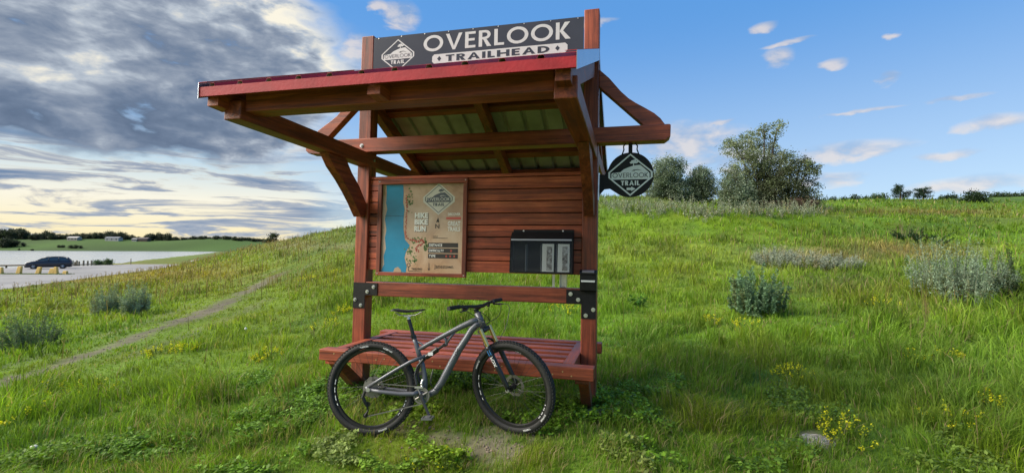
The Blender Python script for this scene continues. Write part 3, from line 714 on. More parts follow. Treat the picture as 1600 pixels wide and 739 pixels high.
def make_map():
    e = KE('map_sign', 'framed trail map with blue river and HIKE BIKE RUN lettering on the plank wall', 'sign')
    x0, x1, z0, z1 = .252, 1.222, 1.055, 2.032
    for nm, a, b in (('frame_top', (x0, -.012, z1-.048), (x1, .0285, z1)), ('frame_bottom', (x0, -.012, z0), (x1, .0285, z0+.035)),
                     ('frame_side', (x0, -.0118, z0+.0355), (x0+.045, .0285, z1-.0485)), ('frame_side', (x1-.043, -.0118, z0+.0355), (x1, .0285, z1-.0485))):
        MB().box(a, b).build(nm, WX if 'side' not in nm else WZ, e, .004)
    def pf(N, b):
        tc = N.add('ShaderNodeTexCoord').outputs['Object']
        n = N.noise(tc, 4, 8, .65, .6); n2 = N.noise(tc, 1.6, 3, .6)
        c = N.ramp(n, [(.3, (.34, .185, .10)), (.5, (.50, .32, .20)), (.7, (.60, .45, .32))]); d = N.ramp(n2, [(.4, 0.0), (.7, .5)])
        N.l.new(N.mix(d, c, (.60, .52, .44)), b.inputs['Base Color'])
    pan = MB().box((x0+.046, .012, z0+.036), (x1-.044, .018, z1-.049)).build('map_panel', mat('map_paper', rough=.28, coat=.4, fn=pf), e)
    BLUE = mat('map_water_blue', (.012, .235, .42), .3, coat=.3, fn=speckle(4, .12)); REDP = mat('map_trail_red', (.42, .07, .05), .5); GRN = mat('map_green', (.10, .17, .05), .5)
    Y = .0112
    L = [(.334, 1.98), (.340, 1.90), (.336, 1.80), (.352, 1.73), (.328, 1.63), (.350, 1.52), (.335, 1.44), (.350, 1.33), (.325, 1.25), (.335, 1.17), (.302, 1.10)]
    Rr = [(.524, 1.98), (.530, 1.90), (.528, 1.80), (.545, 1.73), (.537, 1.63), (.540, 1.52), (.560, 1.42), (.615, 1.365), (.575, 1.30), (.560, 1.24), (.585, 1.15), (.578, 1.092)]
    m = MB(); flat(m, [[L[i], L[i+1], Rr[i+1], Rr[i]] for i in range(10)]+[[L[10], (.302, 1.092), (.578, 1.092), Rr[10]]], Y); m.build('river', BLUE, pan)
    m = MB()
    flat(m, [[(.44, 1.092), (.455, 1.13), (.49, 1.145), (.52, 1.12), (.53, 1.092)]], Y-.0012); m.build('sandbar', mat('map_sand', (.40, .29, .2), .4), pan)
    m = MB(); flat(m, [[(.33, 1.662), (.537, 1.658), (.537, 1.661), (.33, 1.665)]], Y-.0014); m.build('bridge', BLKP, pan)
    tr = [(.56, 1.86), (.565, 1.80), (.575, 1.74), (.568, 1.66), (.565, 1.58), (.56, 1.50), (.575, 1.44), (.62, 1.42), (.66, 1.415), (.70, 1.40), (.74, 1.42), (.77, 1.40), (.74, 1.37), (.70, 1.36), (.68, 1.32), (.72, 1.30)]
    m = MB()
    for i in range(len(tr)-1):
        for k in range(5):
            t = k/5; x = tr[i][0]*(1-t)+tr[i+1][0]*t+.006*math.sin(i*5+k*2.1); z = tr[i][1]*(1-t)+tr[i+1][1]*t+.006*math.cos(i*3+k*2.7)
            flat(m, [[(x-.005, z-.007), (x+.006, z-.005), (x+.005, z+.008), (x-.006, z+.006)]], Y-.001)
    m.build('trail_line', REDP, pan)
    m = MB(); rr = random.Random(3)
    for (cx, cz, sx, sz, n) in ((.60, 1.84, .025, .10, 26), (.79, 1.36, .02, .08, 26), (.62, 1.28, .05, .06, 22), (.66, 1.20, .06, .02, 12), (.70, 1.42, .07, .03, 16)):
        for _ in range(n):
            x, z, r = cx+rr.gauss(0, sx*.6), cz+rr.gauss(0, sz*.6), rr.uniform(.005, .012)
            flat(m, [[(x+r*math.cos(k*1.05), z+r*math.sin(k*1.05)) for k in range(6)]], Y-.0004, dy=.0001)
    m.build('woodland', GRN, pan)
    NAVY = mat('map_navy', (.10, .115, .15), .35); PALE = mat('map_pale', (.62, .60, .56), .4)
    halo = MB(); flat(halo, [[(.915, 1.99), (1.085, 1.85), (1.085, 1.80), (.915, 1.67), (.748, 1.80), (.748, 1.85)]], Y-.0002); halo.build('emblem_ground', PALE, pan)
    a = MB(); b = MB(); logo(a, b, .915, 1.830, .147, .142, Y-.0012, th=.035, letter_t=.12); a.build('emblem', NAVY, pan); b.build('emblem_lettering', WHITE, pan)
    m = MB(); s = MB()
    for w, zb, xa, xb in (('HIKE', 1.638, .662, .806), ('BIKE', 1.572, .660, .806), ('RUN', 1.503, .660, .784)):
        flat(m, text_polys(w, xa, xb, zb, .055, .05), Y-.0026); flat(s, text_polys(w, xa+.005, xb+.005, zb-.005, .053, .035), Y-.001)
    flat(m, text_polys('DISCOVER', 1.018, 1.148, 1.663, .026, .03), Y-.002); flat(m, text_polys('GREAT', 1.018, 1.150, 1.560, .046, .03), Y-.002); flat(m, text_polys('TRAILS', 1.018, 1.150, 1.507, .044, .03), Y-.002)
    m.build('white_lettering', WHITE, pan); s.build('lettering_shadow', mat('map_grey', (.12, .10, .09), .5), pan)
    m = MB(); flat(m, [[(1.00, 1.625), (1.155, 1.625), (1.155, 1.647), (1.00, 1.647)]], Y-.001); m.build('red_band', mat('map_red', (.55, .10, .08), .4), pan)
    m = MB()
    for zt in (1.392, 1.337, 1.283): flat(m, [[(.815, zt-.045), (1.131, zt-.045), (1.131, zt), (.815, zt)]], Y-.0006)
    m.build('table_bars', mat('map_charcoal', (.035, .03, .03), .4), pan)
    m = MB()
    for w, zt, xb in (('DISTANCE', 1.392, .965), ('DIFFICULTY', 1.337, .985), ('TYPE', 1.283, .895)): flat(m, text_polys(w, .826, xb, zt-.036, .026, .025), Y-.002)
    m.build('table_lettering', WHITE, pan)
    m = MB(); flat(m, [[(1.06+.012*math.cos(k), 1.314+.012*math.sin(k)) for k in range(6)]]+[[(1.01+j*.042+.01*math.cos(k), 1.260+.013*math.sin(k)) for k in range(6)] for j in range(3)], Y-.002); m.build('table_icons', REDP, pan)
    m = MB(); flat(m, text_polys('N', .885, .928, 1.535, .045, .0), Y-.002); flat(m, [[(.893, 1.595), (.908, 1.60), (.915, 1.645)], [(.908, 1.60), (.925, 1.595), (.915, 1.645)]], Y-.002)
    flat(m, text_polys('SCALE', .862, .915, 1.448, .014, .0), Y-.002); flat(m, [[(.862, 1.438), (1.02, 1.436), (1.02, 1.440), (.862, 1.442)]], Y-.002)
    flat(m, text_polys('TRAILHEAD', .640, .755, 1.118, .020, .02), Y-.002); flat(m, [[(.605, 1.104), (.755, 1.102), (.755, 1.107), (.605, 1.109)], [(.603, 1.104), (.608, 1.104), (.608, 1.15), (.603, 1.15)]], Y-.002)
    for k in range(12):
        p, q = 2*math.pi*k/12, 2*math.pi*(k+1)/12; flat(m, [[(.606+r_*math.cos(t), 1.166+r_*math.sin(t)) for r_, t in ((.015, p), (.020, p), (.020, q), (.015, q))]], Y-.002)
    flat(m, [[(.826, 1.125), (.831, 1.125), (.831, 1.19), (.826, 1.19)], [(.812, 1.142), (.8285, 1.115), (.845, 1.142), (.8285, 1.128)]], Y-.002)
    flat(m, text_polys('Jamestown', .885, 1.085, 1.128, .050, .0), Y-.002)
    m.build('black_lettering', BLKP, pan)
    for px, pz in ((x0+.02, z0+.02), (x1-.02, z0+.02), (x0+.02, z1-.02), (x1-.02, z1-.02)): MB().cyl((px, -.012, pz), (px, -.0145, pz), .006, 8).build('screw', STEEL, e)
make_map()

def make_brochure_box():
    e = KE('brochure_box', 'black brochure box with clear lid and two leaflets on the plank wall', 'brochure box')
    x0, x1, z0, z1 = 1.690, 2.265, 1.118, 1.515
    MB().box((x0, .008, z0), (x1, .0285, z1+.012)).build('back_plate', BLK, e, .002)
    MB().box((x0-.004, -.112, z0), (x1+.004, .0075, z0+.014)).build('tray', BLK, e, .002)
    for xx in (x0-.004, x1-.004): MB().prism([(.0075, z0+.0145), (-.112, z0+.0145), (-.092, z1-.085), (-.035, z1-.022), (.0075, z1-.022)], 0, xx, xx+.008).build('side_wall', BLK, e)
    for i in range(1, 4):
        xx = x0+(x1-x0)*i/4; MB().prism([(.0075, z0+.0145), (-.098, z0+.0145), (-.085, z1-.13), (.0075, z1-.13)], 0, xx-.0015, xx+.0015).build('divider', mat('clear_divider', (.25, .27, .28), .15), e)
    MB().prism([(-.095, z1-.085), (-.035, z1-.022), (.0075, z1-.022), (.0075, z1-.017), (-.035, z1-.016), (-.099, z1-.080)], 0, x0, x1).build('lid', BLK, e)
    MB().prism([(-.1105, z0+.016), (-.0915, z1-.088), (-.0885, z1-.088), (-.1075, z0+.016)], 0, x0+.005, x1-.005).build('front_window', mat('smoked_acrylic', (.05, .055, .06), .04, spec=.9, alpha=.16), e)
    m = MB(); m.prism([(-.1575, z0+.014), (-.1555, z1-.082), (-.124, z1-.086)], 0, x0-.0, x0+.004)
    MB().prism([(-.101, z1-.096), (-.097, z1-.078), (-.090, z1-.078), (-.090, z1-.096)], 0, x0+.005, x1-.005).build('front_edge', ALU, e)
    def lf(N, b):
        tc = N.add('ShaderNodeTexCoord').outputs['Object']; n = N.noise(tc, 22, 5, .7)
        N.l.new(N.ramp(n, [(.38, (.06, .055, .05)), (.5, (.30, .28, .26)), (.62, (.62, .62, .62))]), b.inputs['Base Color'])
    PIC = mat('leaflet_photo', rough=.3, fn=lf)
    for xa in (x0+(x1-x0)*.5+.012, x0+(x1-x0)*.75+.012):
        l = MB().prism([(-.102, z0+.018), (-.086, z1-.125), (-.078, z1-.125), (-.094, z0+.018)], 0, xa, xa+.108).build('leaflet', WHITE, e)
        MB().prism([(-.1035, z0+.030), (-.0890, z1-.15), (-.0880, z1-.15), (-.1025, z0+.030)], 0, xa+.042, xa+.092).build('leaflet_picture', PIC, l)
    for xa in (x0+.10, x1-.10): MB().cyl((xa, .008, z1+.0), (xa, .004, z1+.0), .008, 10).build('screw', STEEL, e)
make_brochure_box()

def make_dispenser():
    e = KE('tool_dispenser', 'small black lidded box with white label strips on the right post', 'box')
    x0, x1 = KWD-.145, KWD+.002
    MB().prism([(-.0095, .962), (-.078, .975), (-.088, 1.055), (-.088, 1.118), (-.0095, 1.118)], 0, x0, x1).build('body', BLK, e, .004)
    MB().prism([(-.001, 1.120), (-.098, 1.120), (-.098, 1.132), (-.055, 1.158), (-.001, 1.160)], 0, x0-.004, x1+.004).build('lid', BLK, e, .003)
    MB().box((x0+.012, -.0905, 1.052), (x1-.012, -.0888, 1.068)).build('label_strip', WHITE, e)
    MB().prism([(-.092, 1.137), (-.060, 1.1567), (-.060, 1.1585), (-.092, 1.1387)], 0, x0+.02, x1-.02).build('label_strip', ALU, e)
make_dispenser()
def make_rail_tins():
    e = KE('metal_bracket', 'pair of small galvanised metal brackets standing on the lower beam under the brochure box', 'bracket')
    m = MB(); m.box((2.06, .08, .986), (2.082, .10, 1.118)); m.box((2.13, .07, .986), (2.135, .13, 1.118)); m.box((2.19, .07, .986), (2.195, .13, 1.118)); m.box((2.135, .122, .986), (2.19, .126, 1.118))
    m.build('bracket_plates', STEEL, e)
make_rail_tins()

# ------------------------------------------------------------------ mountain bike
def make_bike():
    A = np.array([.763, -.887, -.19]); tv = np.array([.98803, .1461, .04953]); up = np.array([-.059077, .061779, .99634]); n = np.array([.142505, -.987339, .069671])
    L = -n                                    # lateral, away from the drive side
    Mk_ = Matrix([[tv[i], L[i], up[i], A[i]] for i in range(3)]+[[0, 0, 0, 1]])
    e = empty('mountain_bike', 'grey full-suspension mountain bike leaning against the bench of the kiosk', 'bicycle', KM @ Mk_)
    FR = mat('bike_frame_grey', (.115, .12, .14), .42, .25, .2, fn=speckle(6, .12)); RUB = mat('tyre_rubber', (.018, .018, .018), .75, fn=speckle(40, .3, .3)); BK = mat('bike_black', (.014, .014, .015), .35, spec=.5)
    GOLD = mat('gold_stanchion', (.72, .50, .20), .22, .9); CH = mat('chain_steel', (.30, .29, .27), .45, .85); DEC = mat('decal_white', (.8, .8, .8), .5); DBL = mat('decal_blue', (.05, .30, .75), .4); DKG = mat('bike_dark_grey', (.06, .06, .065), .4, .4)
    RA, FA = (0, 0, .370), (1.150, 0, .372)
    def P(s, h, l=0): return Vector((s, l, h))
    axis_o = Vector((.882, 0, .946)); axis_d = Vector((.395, 0, -.919)).normalized(); TH = R(-27)
    S = Matrix.Translation(axis_o) @ Matrix.Rotation(-TH, 4, axis_d) @ Matrix.Translation(-axis_o)
    S0 = S
    def wheel(name, c, M=None, rear=False):
        w = bpy.data.objects.new(name, None); COL.objects.link(w); w.parent = e; w.empty_display_size = .05
        Mx = (M or Matrix.Identity(4)) @ Matrix.Translation(c)
        w.matrix_local = Mx
        def ringmesh(prof, n=72):
            vs = []; k = len(prof)
            for i in range(n):
                a = 2*math.pi*i/n
                for r_, y_ in prof: vs.append((r_*math.cos(a), y_, r_*math.sin(a)))
            return vs, [(i*k+j, i*k+(j+1) % k, ((i+1) % n)*k+(j+1) % k, ((i+1) % n)*k+j) for i in range(n) for j in range(k)]
        prof = [(.340+.0285*math.cos(R(t)), .0285*math.sin(R(t))) for t in range(-135, 136, 27)]
        m = MB(); m.add(*ringmesh(prof)); ty = m.build('tyre', RUB, w, smooth=True)
        m = MB(); nk = 84
        for i in range(nk):
            for jj, (ly, lr) in enumerate(((-.019, .3618), (-.007, .3675), (.007, .3675), (.019, .3618))):
                a = 2*math.pi*(i+(.5 if jj in (1, 2) else 0))/nk; ca, sa = math.cos(a), math.sin(a); t = .0075; hh = .005; wy = .0052
                vs = [];
                for dr in (-.002, hh):
                    for dt in (-t, t):
                        for dy in (-wy, wy): vs.append(((lr+dr)*ca-dt*sa, ly+dy, (lr+dr)*sa+dt*ca))
                m.add(vs, [(0, 1, 3, 2), (4, 6, 7, 5), (0, 4, 5, 1), (2, 3, 7, 6), (0, 2, 6, 4), (1, 5, 7, 3)])
        m.build('tread', RUB, ty)
        m = MB()
        def arc_text(s, a0, size):
            ps = text_polys(s, 0, size*len(s)*.75, 0, size, .02)
            for p in ps:
                q = []
                for x, z in p:
                    a = a0-x/.335; rr_ = .330+z; q.append((rr_*math.cos(a), -.0292+max(0, abs(z-.008))*.1, rr_*math.sin(a)))
                m.add(q, [tuple(range(len(q)))])
        for a0, s_ in (((1.15, 'NOBBY NIC'), (1.75, 'TUBELESS'), (-1.25, 'SCHWALBE')) if rear else ((-.62, 'SCHWALBE'), (2.65, 'NOBBY NIC'), (-1.2, 'TUBELESS'))): arc_text(s_, a0+.1, .012)
        m.build('tyre_lettering', DEC, ty)
        m = MB(); m.add(*ringmesh([(.318, -.014), (.318, .014), (.300, .012), (.293, .0), (.300, -.012)])); rim = m.build('rim', BK, w, smooth=False)
        m = MB()
        for a0, a1 in ((2.9, 3.6), (-.75, -.3), (1.2, 1.35)):
            for i in range(10):
                p, q = a0+(a1-a0)*i/10, a0+(a1-a0)*(i+1)/10-.012
                if i % 3 == 2: continue
                m.add([(r_*math.cos(t), -.0152, r_*math.sin(t)) for r_, t in ((.303, p), (.310, p), (.310, q), (.303, q))], [(0, 1, 2, 3)])
        m.build('rim_decals', DEC, rim)
        m = MB()
        for i in range(32):
            a = 2*math.pi*i/32; sd_ = 1 if i % 2 else -1; b_ = a+(.9 if (i//2) % 2 else -.9)
            m.tube([(.024*math.cos(b_), sd_*.026, .024*math.sin(b_)), (.297*math.cos(a), sd_*.003, .297*math.sin(a))], .0011, 4, cap=False)
        m.build('spokes', BK, w)
        m = MB(); m.cyl((0, -.052, 0), (0, .052, 0), .011, 14); m.cyl((0, -.030, 0), (0, -.024, 0), .026, 18); m.cyl((0, .024, 0), (0, .030, 0), .026, 18); m.cyl((0, -.024, 0), (0, .024, 0), .017, 16); m.build('hub', BK, w)
        m = MB(); n = 40; vs = []
        for i in range(n):
            a = 2*math.pi*i/n; ro = .085+(.003 if i % 4 < 2 else -.002)
            vs += [(.062*math.cos(a), .038, .062*math.sin(a)), (ro*math.cos(a), .038, ro*math.sin(a)), (.062*math.cos(a), .040, .062*math.sin(a)), (ro*math.cos(a), .040, ro*math.sin(a))]
        fs = []
        for i in range(n):
            j = (i+1) % n; fs += [(4*i, 4*i+1, 4*j+1, 4*j), (4*i+2, 4*j+2, 4*j+3, 4*i+3), (4*i+1, 4*i+3, 4*j+3, 4*j+1), (4*i, 4*j, 4*j+2, 4*i+2)]
        m.add(vs, fs)
        for i in range(6):
            a = i*math.pi/3; m.tube([(.02*math.cos(a), .039, .02*math.sin(a)), (.066*math.cos(a+.5), .039, .066*math.sin(a+.5))], .003, 5)
        m.build('brake_rotor', CH, w)
        if rear:
            m = MB()
            for i, r_ in enumerate((.022, .028, .033, .039, .045, .051, .058, .065)):
                y_ = -.046+i*.0035; nn = int(r_*500)
                vs = []; 
                for q in range(nn*2):
                    a = math.pi*q/nn; rr_ = r_+(.003 if q % 2 else 0); vs += [(rr_*math.cos(a), y_, rr_*math.sin(a)), (rr_*math.cos(a), y_+.0016, rr_*math.sin(a))]
                N_ = nn*2; m.add(vs, [tuple(2*q for q in range(N_)), tuple(2*q+1 for q in range(N_))[::-1]]+[(2*q, 2*q+1, (2*q+3) % (2*N_), (2*q+2) % (2*N_)) for q in range(N_)])
            m.build('cassette', CH, w)
        return w
    wheel('rear_wheel', RA, rear=True)
    wheel('front_wheel', FA, S)
    # frame: one main part with the swing arm as its own
    fr = MB()
    fr.tube([P(.350, .770), P(.372, .715), P(.385, .66), P(.405, .60)], [.0185, .0185, .019, .020], 14)
    fr.tube([P(.405, .60), P(.425, .545), P(.440, .47), P(.442, .40), P(.430, .33)], [.020, .019, .020, .024, .026], 14)
    fr.tube([P(.378, .665), P(.47, .712), P(.60, .778), P(.74, .845), P(.83, .884), P(.893, .905)], [.017, .018, .020, .023, .025, .025], 14)
    fr.tube([P(.905, .868), P(.872, .862), P(.832, .826), P(.79, .758), P(.728, .671), P(.672, .575), P(.622, .487), P(.575, .405), P(.53, .345), P(.47, .315), P(.432, .314)], [.024, .026, .027, .028, .029, .030, .030, .029, .027, .026, .025], 16)
    fr.tube([axis_o+axis_d*-.012, axis_o+axis_d*.115], [.026, .029], 18)
    fr.tube([P(.60, .775), P(.618, .742), P(.622, .705), P(.602, .70)], [.013, .011, .012, .014], 10)
    fr.tube([P(.70, .82), P(.655, .765), P(.622, .715)], [.012, .010, .010], 10)
    fr.tube([P(.355, .752), P(.43, .705), P(.47, .712)], [.009, .008, .009], 8)
    fr.cyl(P(.427, .317, -.042), P(.427, .317, .042), .026, 18)
    frame = fr.build('frame', FR, e, smooth=True)
    m = MB()
    sw = [(-.005, .375), (-.02, .395)]
    for l in (-.062, .062):
        m.tube([P(-.005, .372, l), P(.10, .352, l), P(.25, .335, l*.92), P(.36, .330, l*.72), P(.40, .345, l*.6)], [.013, .016, .018, .019, .018], 12)
        m.tube([P(-.012, .388, l), P(.10, .452, l), P(.22, .520, l*.95), P(.33, .578, l*.7), P(.432, .615, l*.55)], [.012, .0135, .0135, .014, .013], 12)
        m.tube([P(-.02, .395, l), P(-.005, .365, l), P(.02, .36, l)], [.014, .018, .012], 8)
    m.tube([P(.40, .345, -.038), P(.40, .345, .038)], .015, 10); m.tube([P(.432, .615, -.036), P(.432, .615, .036)], .013, 10)
    m.tube([P(.33, .578, -.045), P(.33, .578, .045)], .010, 8)
    m.build('swing_arm', FR, e, smooth=True)
    m = MB()
    for l in (-.036, .036): m.tube([P(.385, .40, l), P(.37, .48, l), P(.392, .545, l), P(.44, .60, l)], [.010, .009, .009, .011], 8)
    m.build('rocker_link', DKG, e)
    m = MB(); m.cyl(P(.455, .610), P(.535, .662), .021, 16); m.cyl(P(.535, .662), P(.605, .706), .011, 12); m.cyl(P(.44, .60, -.02), P(.44, .60, .02), .012, 10); m.cyl(P(.605, .706, -.02), P(.605, .706, .02), .012, 10)
    m.cyl(P(.535, .662), P(.548, .670), .023, 16); sh = m.build('rear_shock', BK, e)
    m = MB(); m.box((.475, -.0235, .625), (.515, -.0222, .650)); m.build('shock_label', DEC, sh)
    m = MB(); m.cyl(P(.350, .770), P(.308, .915), .0153, 16); sp_ = m.build('seat_post', BK, e, smooth=False)
    m = MB(); m.cyl(P(.354, .757), P(.346, .785), .0215, 16); m.tube([P(.35, .772, -.02), P(.33, .775, -.03), P(.345, .80, -.034)], .004, 6); m.build('seat_clamp', BK, e)
    m = MB(); m.cyl(P(.308, .915), P(.302, .945), .014, 10); m.box((.275, -.022, .936), (.335, .022, .950))
    for l in (-.02, .02): m.tube([P(.20, .972, l), P(.235, .948, l), P(.37, .948, l), P(.42, .975, l*.6)], .0038, 8)
    m.build('saddle_rails', ALU, e)
    st = [(.165, .052, .996, .010), (.178, .064, 1.002, .018), (.205, .069, 1.003, .022), (.245, .062, .996, .024), (.29, .044, .990, .024), (.34, .029, .990, .022), (.39, .023, .993, .018), (.43, .018, .996, .014), (.446, .010, .996, .008)]
    vs = []; k = 12
    for s_, w_, z_, t_ in st:
        for j in range(k):
            a = 2*math.pi*j/k; vs.append((s_, w_*math.cos(a), z_-t_*.5+t_*.55*math.sin(a)*(1.0 if math.sin(a) > 0 else .7)-.006*abs(math.cos(a))**3))
    m = MB(); m.add(vs, [(i*k+j, i*k+(j+1) % k, (i+1)*k+(j+1) % k, (i+1)*k+j) for i in range(len(st)-1) for j in range(k)]+[tuple(range(k))[::-1], tuple(range((len(st)-1)*k, len(st)*k))])
    m.build('saddle', BK, e, smooth=True)
    # drivetrain
    m = MB(); n = 64
    for r0, r1, y_ in ((.052, .064, -.046), (.036, .048, -.040)):
        vs = []
        for i in range(n):
            a = 2*math.pi*i/n; ro = r1+(.003 if i % 2 else 0); vs += [(r0*math.cos(a), y_, r0*math.sin(a)), (ro*math.cos(a), y_, ro*math.sin(a)), (r0*math.cos(a), y_+.002, r0*math.sin(a)), (ro*math.cos(a), y_+.002, ro*math.sin(a))]
        fs = []
        for i in range(n):
            j = (i+1) % n; fs += [(4*i, 4*i+1, 4*j+1, 4*j), (4*i+2, 4*j+2, 4*j+3, 4*i+3), (4*i+1, 4*i+3, 4*j+3, 4*j+1), (4*i, 4*j, 4*j+2, 4*i+2)]
        m.add(vs, fs)
    for i in range(4):
        a = i*math.pi/2+.5; m.tube([(0, -.05, 0), (.056*math.cos(a), -.045, .056*math.sin(a))], [.012, .006], 8)
    m.xf(Matrix.Translation((.427, 0, .317))); m.build('chainrings', CH, e)
    pd = Vector((.497, -.066, .165))
    m = MB(); m.tube([(.427, -.062, .317), (.455, -.064, .255), (pd.x, -.066, pd.z)], [.016, .012, .011], 10, sx=.6); m.cyl((.427, -.070, .317), (.427, -.052, .317), .018, 14); m.build('crank_arm', DKG, e); m = MB()
    m.tube([(.427, .062, .317), (.36, .066, .46)], [.015, .011], 10, sx=.6); m.cyl((.427, .05, .317), (.427, .068, .317), .016, 12)
    m.build('crank_arm', DKG, e)
    for nm, c in (('pedal', (pd.x, -.115, pd.z)), ('pedal', (.357, .115, .465))):
        m = MB(); x, y, z = c
        m.box((x-.042, y-.04, z-.008), (x-.034, y+.04, z+.008)); m.box((x+.034, y-.04, z-.008), (x+.042, y+.04, z+.008)); m.box((x-.036, y-.042, z-.007), (x+.036, y-.036, z+.007)); m.box((x-.036, y+.036, z-.007), (x+.036, y+.042, z+.007))
        m.cyl((x, y-.04, z), (x, y+.045, z), .010, 10); m.box((x-.02, y-.03, z-.012), (x+.02, y+.03, z+.012)); m.build(nm, mat('pedal_grey', (.25, .25, .26), .4, .7), e)
    m = MB()
    def chain(a, b, y0, y1):
        a = Vector(a); b = Vector(b); nL = int((b-a).length/.0127); d = (b-a)/nL
        for i in range(nL):
            p = a+d*i; yy = y0+(y1-y0)*i/nL; q = p+d*.82; nrm = Vector((-d.z, 0, d.x)).normalized()*.0042
            for off in (-.0028, .0028):
                m.add([(p.x+nrm.x, yy+off, p.z+nrm.z), (q.x+nrm.x, yy+off, q.z+nrm.z), (q.x-nrm.x, yy+off, q.z-nrm.z), (p.x-nrm.x, yy+off, p.z-nrm.z)], [(0, 1, 2, 3)])
            m.cyl((p.x, yy-.0035, p.z), (p.x, yy+.0035, p.z), .0035, 6)
    chain((0, 0, .418), (.427, 0, .383), -.034, -.046); chain((-.03, 0, .155), (.42, 0, .252), -.036, -.046)
    m.build('chain', CH, e)
    m = MB(); m.tube([P(-.035, .355, -.055), P(-.050, .31, -.058), P(-.035, .275, -.055), P(-.020, .24, -.05)], [.012, .014, .014, .010], 10)
    m.tube([P(-.018, .245, -.044), P(-.012, .205, -.044), P(-.035, .165, -.044)], [.010, .007, .010], 8)
    m.cyl(P(-.015, .252, -.048), P(-.015, .252, -.034), .020, 14); m.cyl(P(-.035, .165, -.042), P(-.035, .165, -.030), .020, 14); m.build('rear_derailleur', BK, e)
    m = MB(); m.box((.372, -.05, .375), (.44, -.026, .388)); m.tube([P(.43, .375, -.03), P(.425, .41, -.035), P(.435, .44, -.03)], .010, 8); m.build('front_derailleur', ALU, e)
    # fork
    def Pf(s, h, l=0): return S @ P(s, h, l)
    c0 = axis_o+axis_d*.135
    m = MB(); m.tube([S @ (c0+Vector((0, l, 0))) for l in (-.072, -.035, 0, .035, .072)], [.020, .021, .024, .021, .020], 12); m.build('fork_crown', DKG, e)
    off = Vector((.040, 0, .012)); top = c0+Vector((.012, 0, .0)); legs = []
    for l in (-.066, .066):
        a = S @ (top+axis_d*-.02+Vector((0, l, 0))); b = S @ (top+axis_d*.16+Vector((0, l, 0)))
        MB().cyl(a, b, .0165, 16).build('stanchion', GOLD, e, smooth=False)
        c = S @ (top+axis_d*.125+Vector((0, l, 0))); d = S @ (Vector((FA[0]-.006, l, FA[2]+.03))); f_ = S @ Vector((FA[0], l, FA[2]))
        lg = MB().tube([c, c.lerp(d, .06), c.lerp(d, .5), d, f_], [.0235, .0215, .0205, .019, .016], 16).build('fork_leg', BK, e, smooth=True); legs.append((lg, c, d))
    m = MB(); ar = []
    for t in range(0, 181, 15):
        l = -.066*math.cos(R(t)); hgt = math.sin(R(t)); ar.append(S @ (top+axis_d*(.135-.055*hgt)+Vector((-.020-.016*hgt, l, 0))))
    m.tube(ar, .009, 8); m.build('fork_arch', BK, e)
    lg, c, d = legs[0]; dv = (d-c).normalized(); nr = (S.to_3x3() @ Vector((0, -1, 0))).normalized(); sdv = dv.cross(nr).normalized()
    for word, off_, ln, mm in (('', .03, .05, DBL), ('FOX', .085, .085, DEC)):
        m = MB()
        if word:
            for p in text_polys(word, 0, ln, -.013, .026, .02):
                m.add([c+dv*(off_+x)-sdv*(z*1.0)*-1+nr*(.0232-abs(z)*.35) for x, z in p], [tuple(range(len(p)))])
        else:
            for j in range(4):
                m.add([c+dv*(off_+x+.011*j)+sdv*z+nr*(.0236-abs(z)*.3) for x, z in ((0, -.013), (.008, -.013), (.008, .013), (0, .013))], [(0, 1, 2, 3)])
        m.build('fork_decal', mm, lg)
    m = MB()
    for p in text_polys('JYNX', 0, .15, -.014, .028, .02):
        a, b = Vector((.655, 0, .548)), Vector((.755, 0, .712)); dv2 = (b-a).normalized(); s2 = Vector((-dv2.z, 0, dv2.x))
        m.add([a+dv2*x+s2*z+Vector((0, -.0303+abs(z)*.25, 0)) for x, z in p], [tuple(range(len(p)))])
    m.build('down_tube_lettering', BK, frame)
    # cockpit
    m = MB(); m.tube([S @ (axis_o+axis_d*-.045), S @ (axis_o+axis_d*-.012)], .019, 14); sc_ = S @ (axis_o+axis_d*-.04); bc = S @ Vector((.905, 0, 1.008)); m.tube([sc_, bc], [.018, .019], 12); m.build('stem', BK, e)
    S = S @ Matrix.Translation((.905, 0, 1.008)) @ Matrix.Rotation(R(-6.5), 4, 'X') @ Matrix.Translation((-.905, 0, -1.008))
    bar = [(.880, -.370, 1.030), (.885, -.25, 1.030), (.897, -.12, 1.020), (.905, -.05, 1.010), (.905, .05, 1.010), (.897, .12, 1.020), (.885, .25, 1.030), (.880, .370, 1.030)]
    TB = Matrix.Identity(4)
    m = MB(); m.tube([S @ Vector(p) for p in bar], [.010, .011, .013, .0155, .0155, .013, .011, .010], 12); m.build('handlebar', BK, e, smooth=True)
    for s_ in (-1, 1):
        m = MB(); m.tube([S @ Vector((.880, s_*.372, 1.030)), S @ Vector((.884, s_*.245, 1.030))], .0165, 14); m.build('grip', RUB, e)
        m = MB(); m.tube([S @ Vector((.887, s_*.215, 1.030)), S @ Vector((.915, s_*.20, 1.018)), S @ Vector((.925, s_*.19, 1.010))], [.015, .011, .010], 8)
        m.tube([S @ Vector((.925, s_*.19, 1.012)), S @ Vector((.945, s_*.24, 1.004)), S @ Vector((.940, s_*.31, 1.000))], [.007, .0055, .005], 8)
        m.tube([S @ Vector((.885, s_*.17, 1.026)), S @ Vector((.872, s_*.185, 1.000))], [.014, .010], 8); m.ball(S @ Vector((.875, s_*.175, 1.002)), .016, 8, 5)
        m.build('brake_lever', BK, e)
    m = MB()
